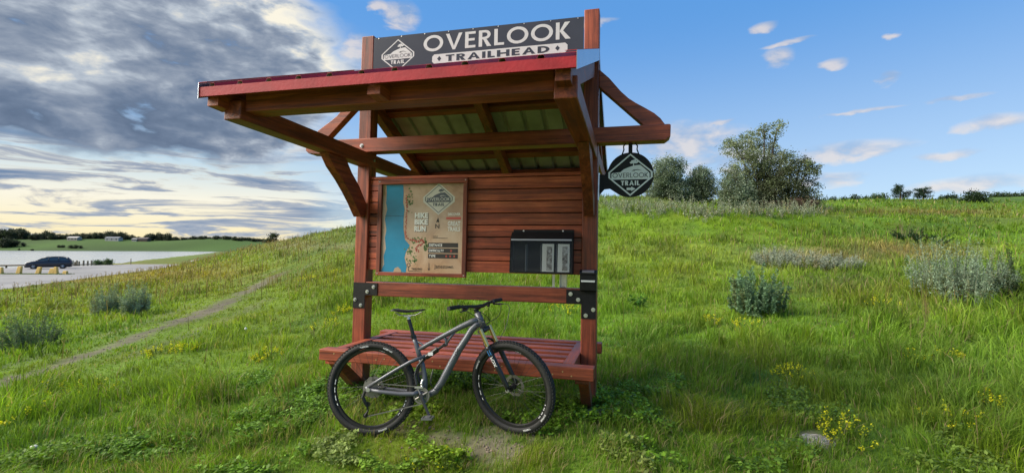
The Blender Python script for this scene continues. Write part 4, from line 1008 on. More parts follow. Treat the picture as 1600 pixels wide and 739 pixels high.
    def cab(*pts):
        P_ = [Vector(p) for p in pts]; out = []
        for i in range(len(P_)-1):
            a = P_[max(i-1, 0)]; b = P_[i]; c_ = P_[i+1]; d_ = P_[min(i+2, len(P_)-1)]
            for q in range(8):
                t = q/8; out.append(.5*((2*b)+(-a+c_)*t+(2*a-5*b+4*c_-d_)*t*t+(-a+3*b-3*c_+d_)*t**3))
        out.append(P_[-1]); m.tube(out, .0026, 6, cap=False)
    cab(S @ Vector((.925, .19, 1.012)), S @ Vector((1.02, .14, 1.02)), S @ Vector((1.05, .05, .93)), Vector((.93, -.03, .86)), Vector((.84, -.03, .80)))
    cab(S @ Vector((.925, -.19, 1.012)), S @ Vector((1.00, -.12, .98)), S @ Vector((1.00, .0, .90)), Vector((.93, .03, .85)))
    cab(S @ Vector((.88, -.17, 1.00)), S @ Vector((.96, -.10, .93)), Vector((.94, -.03, .89)), Vector((.87, -.03, .86)))
    cab(S @ Vector((.925, .20, 1.012)), S @ Vector((1.06, .20, 1.00)), S @ Vector((1.075, .13, .85)), S @ Vector((1.04, .08, .70)), S0 @ Vector((1.13, .085, .45)))
    cab(P(.60, .40, -.0), P(.55, .36, -.04), P(.50, .42, -.05), P(.52, .52, -.03), P(.50, .40, -.04))
    m.build('cables', BK, e)
    m = MB(); c_ = S0 @ Vector((FA[0], -.08, FA[2])); d2 = S0 @ Vector((FA[0], .08, FA[2])); m.cyl(c_, d2, .009, 12); m.cyl(c_, c_.lerp(d2, .06), .015, 12); m.cyl(Vector((0, -.078, .37)), Vector((0, .078, .37)), .009, 12); m.cyl(Vector((0, -.080, .37)), Vector((0, -.072, .37)), .016, 12); m.build('axles', ALU, e)
make_bike()

# ------------------------------------------------------------------ vegetation tools
def blades(base, h, w, lean, az, col, tipcol, curve=.5, nseg=2):
    """grass blades: arrays -> verts, quads, tris, colours"""
    n = len(base); d = np.stack([np.cos(az), np.sin(az), np.zeros(n)], 1); s = np.stack([-np.sin(az), np.cos(az), np.zeros(n)], 1)
    ra = RNG.uniform(0, 2*np.pi, n); s2 = np.stack([np.cos(ra), np.sin(ra), np.zeros(n)], 1)
    up = np.array([0, 0, 1.])
    m = base+up*(h*.58)[:, None]+d*(lean*h*.28)[:, None]
    t = base+up*(h*(1-.35*lean*curve*1.2))[:, None]+d*(lean*h*.95)[:, None]
    hw = (w*.5)[:, None]
    V = np.stack([base-s2*hw, base+s2*hw, m-s2*hw*.8, m+s2*hw*.8, t], 1).reshape(-1, 3)
    i = np.arange(n)[:, None]*5
    q = i+np.array([[0, 1, 3, 2]]); tr = i+np.array([[2, 3, 4]])
    mid = col*.5+tipcol*.5
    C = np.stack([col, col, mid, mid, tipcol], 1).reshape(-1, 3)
    return V, q, tr, C
def merge(parts):
    Vs, Q, T, C = [], [], [], []; o = 0
    for V, q, t, c in parts:
        Vs.append(V); C.append(c)
        if q is not None and len(q): Q.append(q+o)
        if t is not None and len(t): T.append(t+o)
        o += len(V)
    return np.concatenate(Vs), (np.concatenate(Q) if Q else None), (np.concatenate(T) if T else None), np.concatenate(C)
def leafq(pos, size, col, dirv=None, aspect=.5, flat_=.0):
    """leaf quads (folded diamond) at positions"""
    n = len(pos)
    a = RNG.normal(size=(n, 3)) if dirv is None else dirv+RNG.normal(size=(n, 3))*.45
    a[:, 2] *= (1-flat_); a /= np.linalg.norm(a, axis=1, keepdims=True)+1e-9
    b = np.cross(a, RNG.normal(size=(n, 3))+np.array([0, 0, flat_*6])*0); 
    if flat_ > 0: b = np.cross(a, np.tile([0, 0, 1.], (n, 1))+RNG.normal(size=(n, 3))*.35)
    b /= np.linalg.norm(b, axis=1, keepdims=True)+1e-9
    L = size[:, None]; Wd = L*aspect*.5
    V = np.stack([pos, pos+a*L*.5-b*Wd, pos+a*L, pos+a*L*.5+b*Wd], 1).reshape(-1, 3)
    q = np.arange(n)[:, None]*4+np.array([[0, 1, 2, 3]])
    return V, q, None, np.repeat(col, 4, 0)

# ------------------------------------------------------------------ grass
def make_grass():
    N = 620000
    r = np.exp(RNG.uniform(math.log(1.35), math.log(88), N)); az = RNG.uniform(-R(64), R(64), N)
    u = r*np.sin(az); v = r*np.cos(az)
    # gather into tufts
    cell = .035+.012*r; cu = (np.floor(u/cell)+.5)*cell; cv = (np.floor(v/cell)+.5)*cell
    pull = RNG.uniform(0, .75, N)*(RNG.random(N) < .6); jx = (vnoise(u, v, .5, 77)-.5)*cell
    u = u*(1-pull)+(cu+jx)*pull; v = v*(1-pull)+cv*pull
    x, y = uv2xy(u, v)
    keep = (poly_sd(LOT, u, v) > .15) & (u > np.interp(v, SHV, SHU)+.3)
    b = bare(x, y); keep &= RNG.random(N) > b*1.08
    x, y, u, v, r = x[keep], y[keep], u[keep], v[keep], r[keep]; n = len(x)
    z = gz(x, y); c, hf = growth(x, y, z)
    px, py = topix(x, y, z)
    tuft = vnoise(x, y, .22, 81)*.5+vnoise(x, y, .75, 82)*.5
    h = (.055+.30*ss(tuft, .25, .85)**1.4)*hf*RNG.uniform(.55, 1.25, n)
    # tall rough growth beyond the track, trodden short grass round the kiosk
    bankm = (1-ss(px, 430, 620))*(1-ss(py, 470, 540))
    side = ss(path_d(u, v), .3, 1.4)*(1-ss(px, 300, 560))*(py < 480-.0*px)
    h *= 1-.25*bankm; lotd = poly_sd(LOT, u, v); h *= .55+.45*ss(lotd, .5, 9)
    pd_ = path_d(u, v); h *= .30+.70*ss(pd_, .25+.01*v, 1.9+.03*v)
    h *= 1+.35*ss(px, 1250, 1500)*ss(py, 430, 470)*(1-ss(py, 520, 640))
    kx = np.hypot((x-1.25)/2.0, (y+.6)/1.6); h *= .42+.58*ss(kx, .7, 1.6)
    h *= .50+.5*ss(r, 1.8, 4.5); h *= 1+.15*ss(r, 20, 50)
    h = np.maximum(h, .04)
    rag = ss(vnoise(x, y, 1.4, 96)*.6+vnoise(x, y, .45, 97)*.4, .60, .78)*ss(r, 4, 8); h *= 1+.9*rag; c = c*(1-.35*rag)[:, None]
    w = np.maximum(.0042, .00125*r)*RNG.uniform(.6, 1.3, n)
    lean = RNG.uniform(.15, 1.0, n)**1.2; aa = RNG.uniform(0, 2*np.pi, n)*.7+vnoise(x, y, .6, 91)*7
    br = RNG.uniform(.65, 1.35, n)[:, None]
    hue = RNG.random(n)[:, None]
    col = c*br; col = col*(1-.25*(hue > .8))+np.array([.18, .17, .05])*.25*(hue > .8)
    dry = (RNG.random(n) < .045+.16*(1-ss(kx, 1.0, 2.0)))[:, None]; col = np.where(dry, np.array([.30, .25, .13])*br, col)
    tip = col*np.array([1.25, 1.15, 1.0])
    base = np.stack([x, y, z-.01], 1)
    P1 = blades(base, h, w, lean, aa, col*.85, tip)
    # seed heads: thin stems with a plume, brownish
    M = 26000; r2 = np.exp(RNG.uniform(math.log(4.5), math.log(80), M)); a2 = RNG.uniform(-R(56), R(56), M); u2, v2 = r2*np.sin(a2), r2*np.cos(a2); x2, y2 = uv2xy(u2, v2); z2 = gz(x2, y2); p2, q2 = topix(x2, y2, z2)
    prob = np.clip(.012+.9*np.exp(-((p2-200)/330)**2-((q2-432)/32)**2)+.7*np.exp(-((p2-470)/140)**2-((q2-392)/20)**2)+.6*np.exp(-((p2-1380)/190)**2-((q2-400)/22)**2)+.7*np.exp(-((p2-1420)/200)**2-((q2-333)/7)**2)+.3*np.exp(-((p2-1450)/200)**2-((q2-480)/40)**2), 0, 1)
    k = (RNG.random(M) < prob) & (poly_sd(LOT, u2, v2) > .3) & (u2 > np.interp(v2, SHV, SHU)+.3) & (bare(x2, y2) < .3)
    x2, y2, z2, r2 = x2[k], y2[k], z2[k], r2[k]; m = len(x2); hh = RNG.uniform(.3, .6, m); w2 = np.maximum(.003, .0010*r2)
    bs = np.stack([x2, y2, z2], 1); tone = RNG.uniform(.6, 1.3, m)[:, None]
    P2 = blades(bs, hh, w2, RNG.uniform(.05, .3, m), RNG.uniform(0, 6.28, m), np.tile([.13, .14, .035], (m, 1))*tone, np.tile([.26, .17, .08], (m, 1))*tone)
    hd = bs+np.array([0, 0, 1])*(hh*.80)[:, None]
    P3 = leafq(np.repeat(hd, 3, 0)+RNG.normal(size=(m*3, 3))*.012, np.repeat(np.maximum(.028, .0022*r2), 3), np.repeat(np.tile([.26, .185, .09], (m, 1))*tone, 3, 0), np.tile([0, 0, 1.], (m*3, 1)), .25)
    V, q, t, C = merge([P1, P2, P3])
    o = np_mesh('grass', V, q, t, GRASS_M, C); tag(o, 'green and dry grass covering the whole slope around the kiosk', 'grass', kind='stuff')
make_grass()

def make_groundcover():
    # low broad-leaved plants in patches: clover, alfalfa, mallow
    spots = []
    for px, py, rad, n, c in [(470, 640, .55, 5200, (.05, .13, .022)), (560, 600, .40, 3600, (.035, .10, .018)), (640, 600, .45, 3400, (.045, .12, .018)), (720, 590, .45, 3000, (.05, .13, .02)),
                              (820, 640, .30, 1500, (.06, .15, .02)), (560, 700, .30, 1500, (.085, .15, .07)), (620, 720, .25, 1300, (.07, .16, .03)), (700, 715, .16, 700, (.08, .17, .02)), (970, 722, .22, 800, (.085, .145, .06)), (960, 640, .35, 2200, (.06, .15, .018)),
                              (880, 660, .30, 1700, (.05, .13, .02)), (400, 720, .35, 2600, (.055, .14, .02)), (1010, 600, .40, 1700, (.055, .14, .02)), (250, 700, .4, 2000, (.05, .13, .02)), (100, 720, .4, 1700, (.055, .13, .02)), (1180, 700, .4, 1400, (.05, .12, .02)),
                              (1450, 700, .4, 1300, (.06, .12, .03)), (1040, 700, .3, 1300, (.06, .15, .02)), (650, 650, .25, 1100, (.07, .15, .02)), (530, 560, .35, 2000, (.04, .11, .02)), (350, 610, .5, 2200, (.05, .13, .02)), (995, 465, .25, 500, (.06, .16, .02)), (1260, 640, .35, 1000, (.06, .13, .025))]:
        p = G(px, py); a = RNG.uniform(0, 6.28, n); rr = rad*np.sqrt(RNG.random(n)); x = p[0]+rr*np.cos(a); y = p[1]+rr*np.sin(a)*1.2; b = bare(x, y); k = (RNG.random(n) > b*.85) & (RNG.random(n) < (.75 if py > 640 else .85)) & (vnoise(x, y, .3, 17) > .35)
        x, y = x[k], y[k]; spots.append((x, y, np.tile(c, (len(x), 1)), rad))
    x = np.concatenate([s[0] for s in spots]); y = np.concatenate([s[1] for s in spots]); c = np.concatenate([s[2] for s in spots]); n = len(x)
    cx = np.floor(x/.09)*.09+.045; cy = np.floor(y/.09)*.09+.045; k = RNG.uniform(.1, .6, n); x = x*(1-k)+cx*k; y = y*(1-k)+cy*k
    hgt = .02+.13*vnoise(x, y, .12, 7)*RNG.random(n)
    z = gz(x, y)+hgt; base = np.stack([x, y, z], 1)
    col = c*np.array([2.2, 1.65, .9])*RNG.uniform(.6, 1.6, n)[:, None]; sz = RNG.uniform(.018, .045, n)
    P = [leafq(base+RNG.normal(size=(n, 3))*.006, sz, col, None, .62, .55) for _ in range(2)]
    V, q, t, C = merge(P); o = np_mesh('ground_cover', V, q, t, LEAF_M, C); tag(o, 'low clover and leafy weeds spread around the bicycle wheels', 'ground cover', kind='stuff')
make_groundcover()

def make_pebbles():
    mb = MB(); c = 0
    while c < 300:
        px, py = random.choice([(random.gauss(750, 60), random.gauss(692, 16)), (random.gauss(650, 40), random.gauss(668, 10)), (random.uniform(0, 420), None)])
        if py is None: q = PATH[random.randrange(1, len(PATH)-3)]*1.0; t = random.random(); i = random.randrange(1, len(PATH)-3); q = PATH[i]*(1-t)+PATH[i+1]*t; x, y = uv2xy(q[0]+random.gauss(0, .18), q[1]+random.gauss(0, .18))
        else:
            if py > 739 or py < 650: continue
            g = G(px, py); x, y = g.x, g.y
        c += 1; r = random.uniform(.004, .013)*(1.6 if py is None else 1); mb.ball((x, y, float(gz(x, y))+r*.2), r, 6, 4, sc=(random.uniform(.7, 1.4), 1, .6))
    o = mb.build('pebbles', mat('pebble_grey', (.20, .155, .115), .9, fn=speckle(30, .5))); tag(o, 'small stones and clods on the bare soil patches and the track', 'pebbles', kind='stuff')
make_pebbles()

# ------------------------------------------------------------------ separate plants
def herb(name, label, cat, base, stems, height, spread, leafc, leafn, leafs, flower=None, flown=0, flows=.008, stemc=(.08, .12, .03), aspect=.3, group=None, m=LEAF_M, upright=.8, stemw=.004, fl_top=.45):
    e = empty(name, label, cat, Matrix.Translation(base), group); S_, L_, F_ = [], [], []
    n = stems; ang = RNG.uniform(0, 6.28, n); rad = spread*.45*np.sqrt(RNG.random(n)); hx = RNG.uniform(.55, 1.1, n)*height*(1-.5*(rad/(spread*.45))**2)
    b = np.stack([rad*np.cos(ang), rad*np.sin(ang), np.zeros(n)], 1)
    gzb = gz(b[:, 0]+base[0], b[:, 1]+base[1]); b[:, 2] = gzb-base[2]-.01
    out = np.stack([np.cos(ang), np.sin(ang), np.zeros(n)], 1)*(spread*.55*(1-upright)*2+.02)[..., None]*RNG.uniform(.5, 1.2, n)[:, None] if False else np.stack([np.cos(ang), np.sin(ang), np.zeros(n)], 1)*(spread*.5*RNG.uniform(.3, 1.2, n))[:, None]
    tips = b+out*max(.05, 1.15-upright)+np.array([0, 0, 1.])*hx[:, None]
    V, q, t, C = blades(b, hx, np.full(n, stemw), np.clip(np.linalg.norm((tips-b)[:, :2], axis=1)/hx, .05, .9), ang, np.tile(stemc, (n, 1)), np.tile(stemc, (n, 1)))
    np_mesh('stems', V, q, t, m, C, e)
    k = leafn; si = RNG.integers(0, n, k); tt = RNG.uniform(.12, 1, k)**.8
    ln = np.clip(np.linalg.norm((tips-b)[:, :2], axis=1)/hx, .05, .9)[si]
    d = np.stack([np.cos(ang[si]), np.sin(ang[si]), np.zeros(k)], 1)
    pos = b[si]+np.array([0, 0, 1.])*(hx[si]*tt*(1-.25*ln*tt))[:, None]+d*(ln*hx[si]*(tt**1.6)*.95)[:, None]+RNG.normal(size=(k, 3))*stemw
    dv = RNG.normal(size=(k, 3)); dv[:, 2] = np.abs(dv[:, 2])*.8+.35
    V, q, t, C = leafq(pos, RNG.uniform(.6, 1.3, k)*leafs*(1.15-.6*tt), np.tile(leafc, (k, 1))*RNG.uniform(.55, 1.35, k)[:, None]*RNG.uniform(.7, 1.2, (n, 1))[si]*np.where(RNG.random(n)[si] < .15, np.array([[1.15], [.9], [.7]]), 1.0).T, dv, aspect)
    np_mesh('leaves', V, q, t, m, C, e)
    if flower:
        k = flown; si = RNG.integers(0, n, k); tt = RNG.uniform(1-fl_top, 1.03, k); ln = np.clip(np.linalg.norm((tips-b)[:, :2], axis=1)/hx, .05, .9)[si]
        d = np.stack([np.cos(ang[si]), np.sin(ang[si]), np.zeros(k)], 1)
        pos = b[si]+np.array([0, 0, 1.])*(hx[si]*tt*(1-.25*ln*tt))[:, None]+d*(ln*hx[si]*(tt**1.6)*.95)[:, None]+RNG.normal(size=(k, 3))*.008
        V, q, t, C = leafq(pos, RNG.uniform(.7, 1.3, k)*flows, np.tile(flower, (k, 1))*RNG.uniform(.8, 1.2, k)[:, None], None, .8)
        np_mesh('blossoms', V, q, t, m, C, e)
    return e
YEL = (.62, .60, .02)
flowers = [(1320, 690, .42, .26, 'beside the pale earth mound'), (1500, 668, .45, .2, 'low on the right slope'), (1240, 590, .4, .2, 'mid slope right of the kiosk'), (1165, 515, .5, .25, 'under the silvery shrub on the right'), (1110, 505, .45, .2, 'left of the silvery shrub'),
           (30, 660, .5, .25, 'nearest the left edge'), (90, 628, .55, .3, 'in the long patch left of the track'), (140, 620, .5, .25, 'just below the dirt track at the left'), (250, 555, .5, .2, 'beside the track in mid meadow'), (290, 550, .45, .2, 'left of the bench in mid meadow'),
           (510, 515, .5, .25, 'left of the left post'), (530, 490, .5, .25, 'close behind the left post'), (880, 490, .6, .35, 'behind the lower beam near the right post'), (480, 440, .8, .3, 'on the hillside left of the post'), (520, 430, .7, .3, 'high on the hillside by the post'),
           (640, 738, .16, .12, 'at the bottom edge under the rear wheel'), (700, 738, .2, .2, 'at the bottom edge under the bike'), (1420, 570, .4, .22, 'in the right middle of the slope'), (1560, 640, .4, .2, 'near the lower right edge'), (1380, 480, .5, .3, 'below the large sagebrush'), (420, 560, .4, .2, 'between the track and the bench'), (1480, 560, .35, .2, 'right of centre below the sagebrush')]
for px, py, sp, h, where in flowers:
    p = G(px, py); herb('yellow_clover', 'yellow flowering clover clump '+where, 'wildflower', p, 22, h, sp, (.10, .17, .02), 420, .03, YEL, 380 if py < 720 else 46, .012+.0008*(p-Vector(EYE)).length, group='yellow wildflower clumps', stemw=.004+.0005*(p-Vector(EYE)).length, fl_top=.5)
def wdist(p): return (p-Vector(EYE)).length
sages = [(165, 492, .9, .75, 'spiky silver sagebrush beside the dirt track, left one of the pair'), (212, 494, .8, .72, 'spiky silver sagebrush beside the dirt track, right one of the pair'), (42, 545, 1.1, .62, 'dull bushy sage clump near the left edge above the track'),
         (1462, 464, 1.0, 1.15, 'large pale sagebrush, left lobe of the big clump at right'), (1500, 474, 1.05, 1.20, 'large pale sagebrush in the middle of the big clump at right'), (1543, 462, .9, 1.0, 'large pale sagebrush at the right end of the big clump'),
         (1210, 416, 1.3, .7, 'low pale grey tuft on the brown grass band'), (1262, 418, 1.6, .6, 'wide pale silvery tuft right of the dark shrub'), (1315, 420, 1.2, .5, 'small faded tuft at the end of the silvery row')]
for px, py, sp, h, lb in sages:
    p = G(px, py); d = wdist(p)
    herb('sagebrush', lb, 'shrub', p, 90 if px > 300 else 60, h*(1.15 if px > 300 else 1.35), sp*(.95 if px > 300 else .75), (.30, .34, .27) if 1200 < px < 1320 else (.22, .30, .20) if px != 42 else (.14, .21, .10), 4200, .045+.002*d, stemc=(.17, .20, .14), aspect=.28, group='silvery sagebrush', m=SILVER_M, upright=.7, stemw=.006+.0007*d)
# row of silver weeds below the trees
k = 0
for px in list(range(950, 1125, 18))+list(range(1135, 1300, 17)):
    py = 333+random.uniform(-3, 5) if px > 1120 else 338+random.uniform(-14, 6)
    p = G(px, py); herb('silver_weed', 'pale silvery weed in the row below the hilltop trees', 'weed', p, 26, random.uniform(.8, 1.3), 1.5, (.30, .33, .24), 420, .14, stemc=(.15, .18, .10), aspect=.3, group='silver weeds below the trees', m=SILVER_M, upright=.85, stemw=.03)
p = G(1182, 492); herb('silverberry_shrub', 'broad-leaved grey-green young shrub standing alone on the right slope', 'shrub', p, 50, 1.02, 1.05, (.13, .22, .12), 6500, .075, stemc=(.09, .08, .06), aspect=.5, m=SILVER_M, upright=.92, stemw=.012)
p = G(995, 478); herb('leafy_weed', 'small dark green leafy weed right of the right post', 'weed', p, 12, .26, .45, (.05, .14, .02), 260, .09, aspect=.5, upright=.4)
p = G(1412, 372); herb('dead_bush', 'bare reddish dead bush above the big sagebrush', 'shrub', p, 40, 1.1, 1.4, (.16, .10, .07), 500, .07, stemc=(.15, .10, .075), aspect=.2, upright=.6, stemw=.02)
p = G(1440, 378); herb('dark_low_shrub', 'dark green low shrub behind the big sagebrush', 'shrub', p, 30, .7, 2.0, (.03, .065, .02), 1600, .10, aspect=.5, upright=.3, stemw=.02)
p = G(1598, 468); herb('juniper', 'dark juniper bush cut by the right edge', 'shrub', p, 50, 1.35, 1.1, (.035, .06, .018), 5200, .06, aspect=.25, upright=.75, stemc=(.06, .05, .03))
for px, py, n_, lb in ((1300, 440, 26, 'low brown twiggy weed between the two silver shrubs'), (1340, 452, 26, 'brown twiggy weed left of the big sagebrush')):
    p = G(px, py); herb('twiggy_weed', lb, 'weed', p, n_, .4, 1.3, (.14, .12, .10), 500, .05, stemc=(.14, .11, .09), aspect=.2, upright=.3, stemw=.01)
# seed-head dandelions
for px, py, lb in ((655, 437, None), (383, 529, 'white dandelion seed head in the left meadow'),):
    if not lb: continue
    p = G(px, py); e = empty('dandelion', lb, 'wildflower', Matrix.Translation(p)); MB().tube([(0, 0, -.02), (.01, 0, .16)], .003, 6).build('stem', mat('weed_stem', (.10, .16, .04), .6), e); MB().ball((.01, 0, .175), .022, 10, 6).build('seed_head', mat('seed_fluff', (.7, .7, .66), .9), e)
# pale stone and pale mound
def pebble(name, label, cat, p, r, sc, m):
    mb = MB(); mb.ball((0, 0, 0), r, 14, 9, sc=sc); mb.v = [(x*(1+.18*math.sin(9*y/r+3*z/r)), y*(1+.15*math.cos(7*x/r)), z) for x, y, z in mb.v]; o = mb.build(name, m, smooth=True); o.location = p; tag(o, label, cat); return o
pebble('pale_stone', 'small white stone in the grass at the lower left', 'stone', G(53, 704)+Vector((0, 0, .03)), .030, (1, .8, .55), mat('chalk', (.62, .60, .55), .9, fn=speckle(30, .2)))
def make_mound():
    p = G(1276, 690); mb = MB(); n, k = 22, 10; MS = .62; vs = []
    for i in range(k+1):
        r = .12*i/k
        for j in range(n):
            a = 2*math.pi*j/n; x, y = r*math.cos(a)*1.15, r*math.sin(a); z = .04*(1-(i/k)**1.5)*(1+.25*math.sin(3*a+i))+.006*random.uniform(-1, 1); z += float(gz(p.x+x, p.y+y))-p.z-.01*(i == k)
            vs.append((x, y, z))
    mb.add(vs, [(i*n+j, (i+1)*n+j, (i+1)*n+(j+1) % n, i*n+(j+1) % n) for i in range(k) for j in range(n)])
    for _ in range(160):
        a = random.uniform(0, 6.28); r = .11*math.sqrt(random.random()); mb.ball((r*math.cos(a), r*math.sin(a), .038*(1-(r/.12)**1.5)+.002), random.uniform(.003, .008), 6, 4)
    o = mb.build('earth_mound', mat('grey_grit', (.30, .28, .26), .95, fn=speckle(35, .45, .6))); o.location = p; tag(o, 'small pale grey gritty earth mound in the grass at the lower right', 'mound')
make_mound()

# ------------------------------------------------------------------ trees
def tree_mesh(lobes, nleaf, leaf, cols, trunk_r, H, seed, sparse=.6, base=(0, 0, 0), lean=0.0, nb=5):
    """lobes: (x, y, z, rx, rz); returns (trunk MB, crown arrays); limbs run from the trunk into each lobe"""
    rg = np.random.default_rng(seed); tk = MB(); r_ = random.Random(seed)
    cen = np.array([l[:3] for l in lobes]); cx = cen[:, 0].mean()*.4
    tops = []
    V = []; S_ = []; Cc = []
    tot = sum(l[3]*l[3]*l[4] for l in lobes)
    for (lx, ly, lz, rx, rz) in lobes:
        st = Vector((lx*.12+r_.uniform(-.05, .05)*H*.2, ly*.12, 0)); en = Vector((lx, ly, lz+rz*.2)); md = st.lerp(en, .5)+Vector((r_.uniform(-.3, .3)*rx, r_.uniform(-.3, .3)*rx, .12*H*.3)); md.x = md.x*.75+st.x*.25
        pts = [st.lerp(md, .5) if False else st, st*.25+md*.5+en*.25-Vector(((en.x-st.x)*.15, 0, 0)), md*.4+en*.6, en]; pts = [st, st.lerp(md, .6), md.lerp(en, .5), en]
        tk.tube(pts, [trunk_r, trunk_r*.7, trunk_r*.42, trunk_r*.15], 7)
        nbn = nb+int(rx*2)
        subs = []
        for _ in range(nbn):
            d = Vector((r_.gauss(0, 1), r_.gauss(0, 1), r_.gauss(.3, 1))).normalized(); s0 = pts[2].lerp(pts[3], r_.random()); e0 = en+Vector((d.x*rx, d.y*rx, d.z*rz))*r_.uniform(.55, 1.0)
            tk.tube([s0, s0.lerp(e0, .5)+Vector((0, 0, -.08*rx)), e0], [trunk_r*.22, trunk_r*.13, trunk_r*.05], 5); subs.append((s0, e0))
        n = int(nleaf*rx*rx*rz/tot); ncl = max(10, int(n/46))
        cp = rg.normal(size=(ncl, 3)); cp /= np.linalg.norm(cp, axis=1, keepdims=True); cp *= (rg.random((ncl, 1))**.38)*np.array([rx, rx, rz]); cp += np.array([lx, ly, lz])
        k = max(1, int(n/ncl)); csz = rx*.125+leaf*.7
        crad = rg.uniform(.5, 1.35, ncl)
        lp = np.repeat(cp, k, 0)+rg.normal(size=(ncl*k, 3))*(csz*np.repeat(crad, k)[:, None])*np.array([1, 1, .75])
        ci = rg.integers(0, len(cols), ncl); cc = np.array(cols)[ci]*rg.uniform(.65, 1.35, (ncl, 1)); cc = np.repeat(cc, k, 0)*rg.uniform(.75, 1.25, (ncl*k, 1))
        V.append(lp); Cc.append(cc)
    P = np.concatenate(V); c = np.concatenate(Cc); keep = P[:, 2] > .05; P, c = P[keep], c[keep]
    return tk, leafq(P, rg.uniform(.6, 1.4, len(P))*leaf, c, None, .55)
def tree(name, label, cat, p, lobes, nleaf, leaf, cols, trunk_r, H, seed, group=None, m=LEAF_M):
    e = empty(name, label, cat, Matrix.Translation(p), group); tk, (V, q, t, C) = tree_mesh(lobes, nleaf, leaf, cols, trunk_r, H, seed)
    a = tk.build('trunk', BARK, e); b = np_mesh('crown', V, q, t, m, C, e); ALLCH[e.name] = [a, b]
    return e
OL = [(.19, .23, .13), (.14, .18, .09), (.24, .27, .17)]; DK = [(.045, .06, .03), (.07, .085, .04), (.12, .14, .085)]; SV = [(.17, .22, .15), (.12, .165, .10), (.21, .26, .19)]
def px_lobes(pb, v, L):       # lobes given as photo offsets in metres at the tree's distance
    s = v/FPX; return [((a-pb[0])*s, dy, (pb[1]-b)*s, r*s, rz*s) for a, b, r, rz, dy in L]
v0 = 43.; base = AT(1195, v0); bpx = (1195, 320)
tree('olive_tree', 'tallest grey-green tree with open forked crown on the hilltop', 'tree', base, px_lobes(bpx, v0, [(1150, 222, 17, 16, 0), (1178, 215, 16, 20, .5), (1168, 243, 20, 18, -.5), (1196, 203, 11, 15, 0), (1216, 198, 12, 14, .2), (1206, 226, 14, 17, .4), (1190, 252, 20, 15, -.4), (1222, 248, 20, 14, .3), (1150, 268, 18, 18, -.6), (1140, 290, 14, 16, .2), (1170, 296, 20, 22, .3), (1200, 280, 22, 22, .2), (1172, 270, 16, 16, 0)]), 24000, .14, OL, .16, 7, 21)
tree('dark_olive_tree', 'dark wide-crowned tree with bare lower twigs at the right of the hilltop group', 'tree', AT(1235, v0-1), px_lobes((1235, 320), v0, [(1215, 270, 24, 18, 0), (1240, 258, 20, 14, .3), (1258, 262, 17, 16, -.4), (1262, 290, 16, 18, .2), (1232, 292, 26, 20, 0), (1205, 296, 20, 18, -.4), (1255, 247, 12, 10, .3), (1225, 308, 26, 14, .2), (1255, 306, 22, 14, -.2), (1195, 306, 18, 14, 0)]), 22000, .14, DK+[OL[1]], .14, 5, 22)
tree('grey_bush', 'low grey-green bush at the foot of the tallest tree', 'bush', AT(1152, v0-2.5), px_lobes((1152, 322), v0, [(1140, 295, 16, 18, 0), (1162, 298, 18, 18, .3), (1150, 278, 14, 12, .2), (1152, 308, 24, 12, 0)]), 9000, .13, SV+[DK[2]], .07, 3, 23)
tree('thorny_bush', 'reddish-brown twiggy bush at the right foot of the hilltop trees', 'bush', AT(1256, v0-3.5), px_lobes((1256, 323), v0, [(1240, 311, 16, 9, 0), (1262, 308, 15, 10, .4), (1215, 312, 16, 8, .2)]), 2600, .13, [(.10, .055, .045), (.07, .045, .03), (.08, .07, .04)], .06, 2, 24)
tree('silver_tree', 'rounded silver-green tree beside the round sign, left of the tallest tree', 'tree', AT(1046, v0), px_lobes((1046, 312), v0, [(1040, 262, 22, 18, 0), (1060, 258, 14, 14, .4), (1030, 285, 20, 20, -.3), (1055, 288, 22, 20, .2), (1018, 270, 10, 12, .1), (1028, 300, 20, 12, 0), (1056, 302, 22, 12, 0), (1042, 285, 20, 20, 0)]), 24000, .13, SV, .13, 4, 25)
tree('silver_tree', 'smaller silver-green tree between the rounded one and the tallest', 'tree', AT(1094, v0+.5), px_lobes((1094, 312), v0, [(1095, 272, 18, 15, 0), (1084, 290, 18, 18, .3), (1106, 290, 14, 18, -.2), (1098, 262, 9, 9, 0), (1092, 303, 22, 10, 0), (1094, 285, 16, 18, 0)]), 18000, .13, SV, .12, 4, 26)
# conifers and shrubs on the skyline at right
def pine(px, v, Hh, Wd, lb, seed):
    p = AT(px, v); rg = np.random.default_rng(seed); e = empty('pine_tree', lb, 'tree', Matrix.Translation(p-Vector((0, 0, .1)))); tk = MB(); tk.tube([(0, 0, 0), (.05, 0, Hh*.5), (0, 0, Hh*.95)], [.12, .08, .03], 7); P = []
    for i in range(26):
        h = Hh*(.18+.78*i/25)+rg.normal()*.04; a = rg.uniform(0, 6.28); L = Wd*.5*(1-.45*(i/25)**2)*rg.uniform(.6, 1.1); en = np.array([L*math.cos(a), L*math.sin(a), h+L*.15]); tk.tube([(0, 0, h-.05), tuple(en)], [.03, .012], 5)
        for q in range(7):
            t = .35+.65*q/6; P.append(np.array([0, 0, h])*(1-t)+en*t+rg.normal(size=(16, 3))*.10)
    P = np.concatenate(P); tk.build('trunk', BARK, e); V, q, t, C = leafq(P, rg.uniform(.12, .25, len(P)), np.tile([.022, .045, .022], (len(P), 1))*rg.uniform(.6, 1.5, (len(P), 1)), None, .3); np_mesh('crown', V, q, t, LEAF_M, C, e)
pine(1408, 66, 2.1, 2.5, 'left one of the two small dark pines on the skyline', 31); pine(1444, 66, 1.7, 2.7, 'right one of the two small dark pines on the skyline', 32)
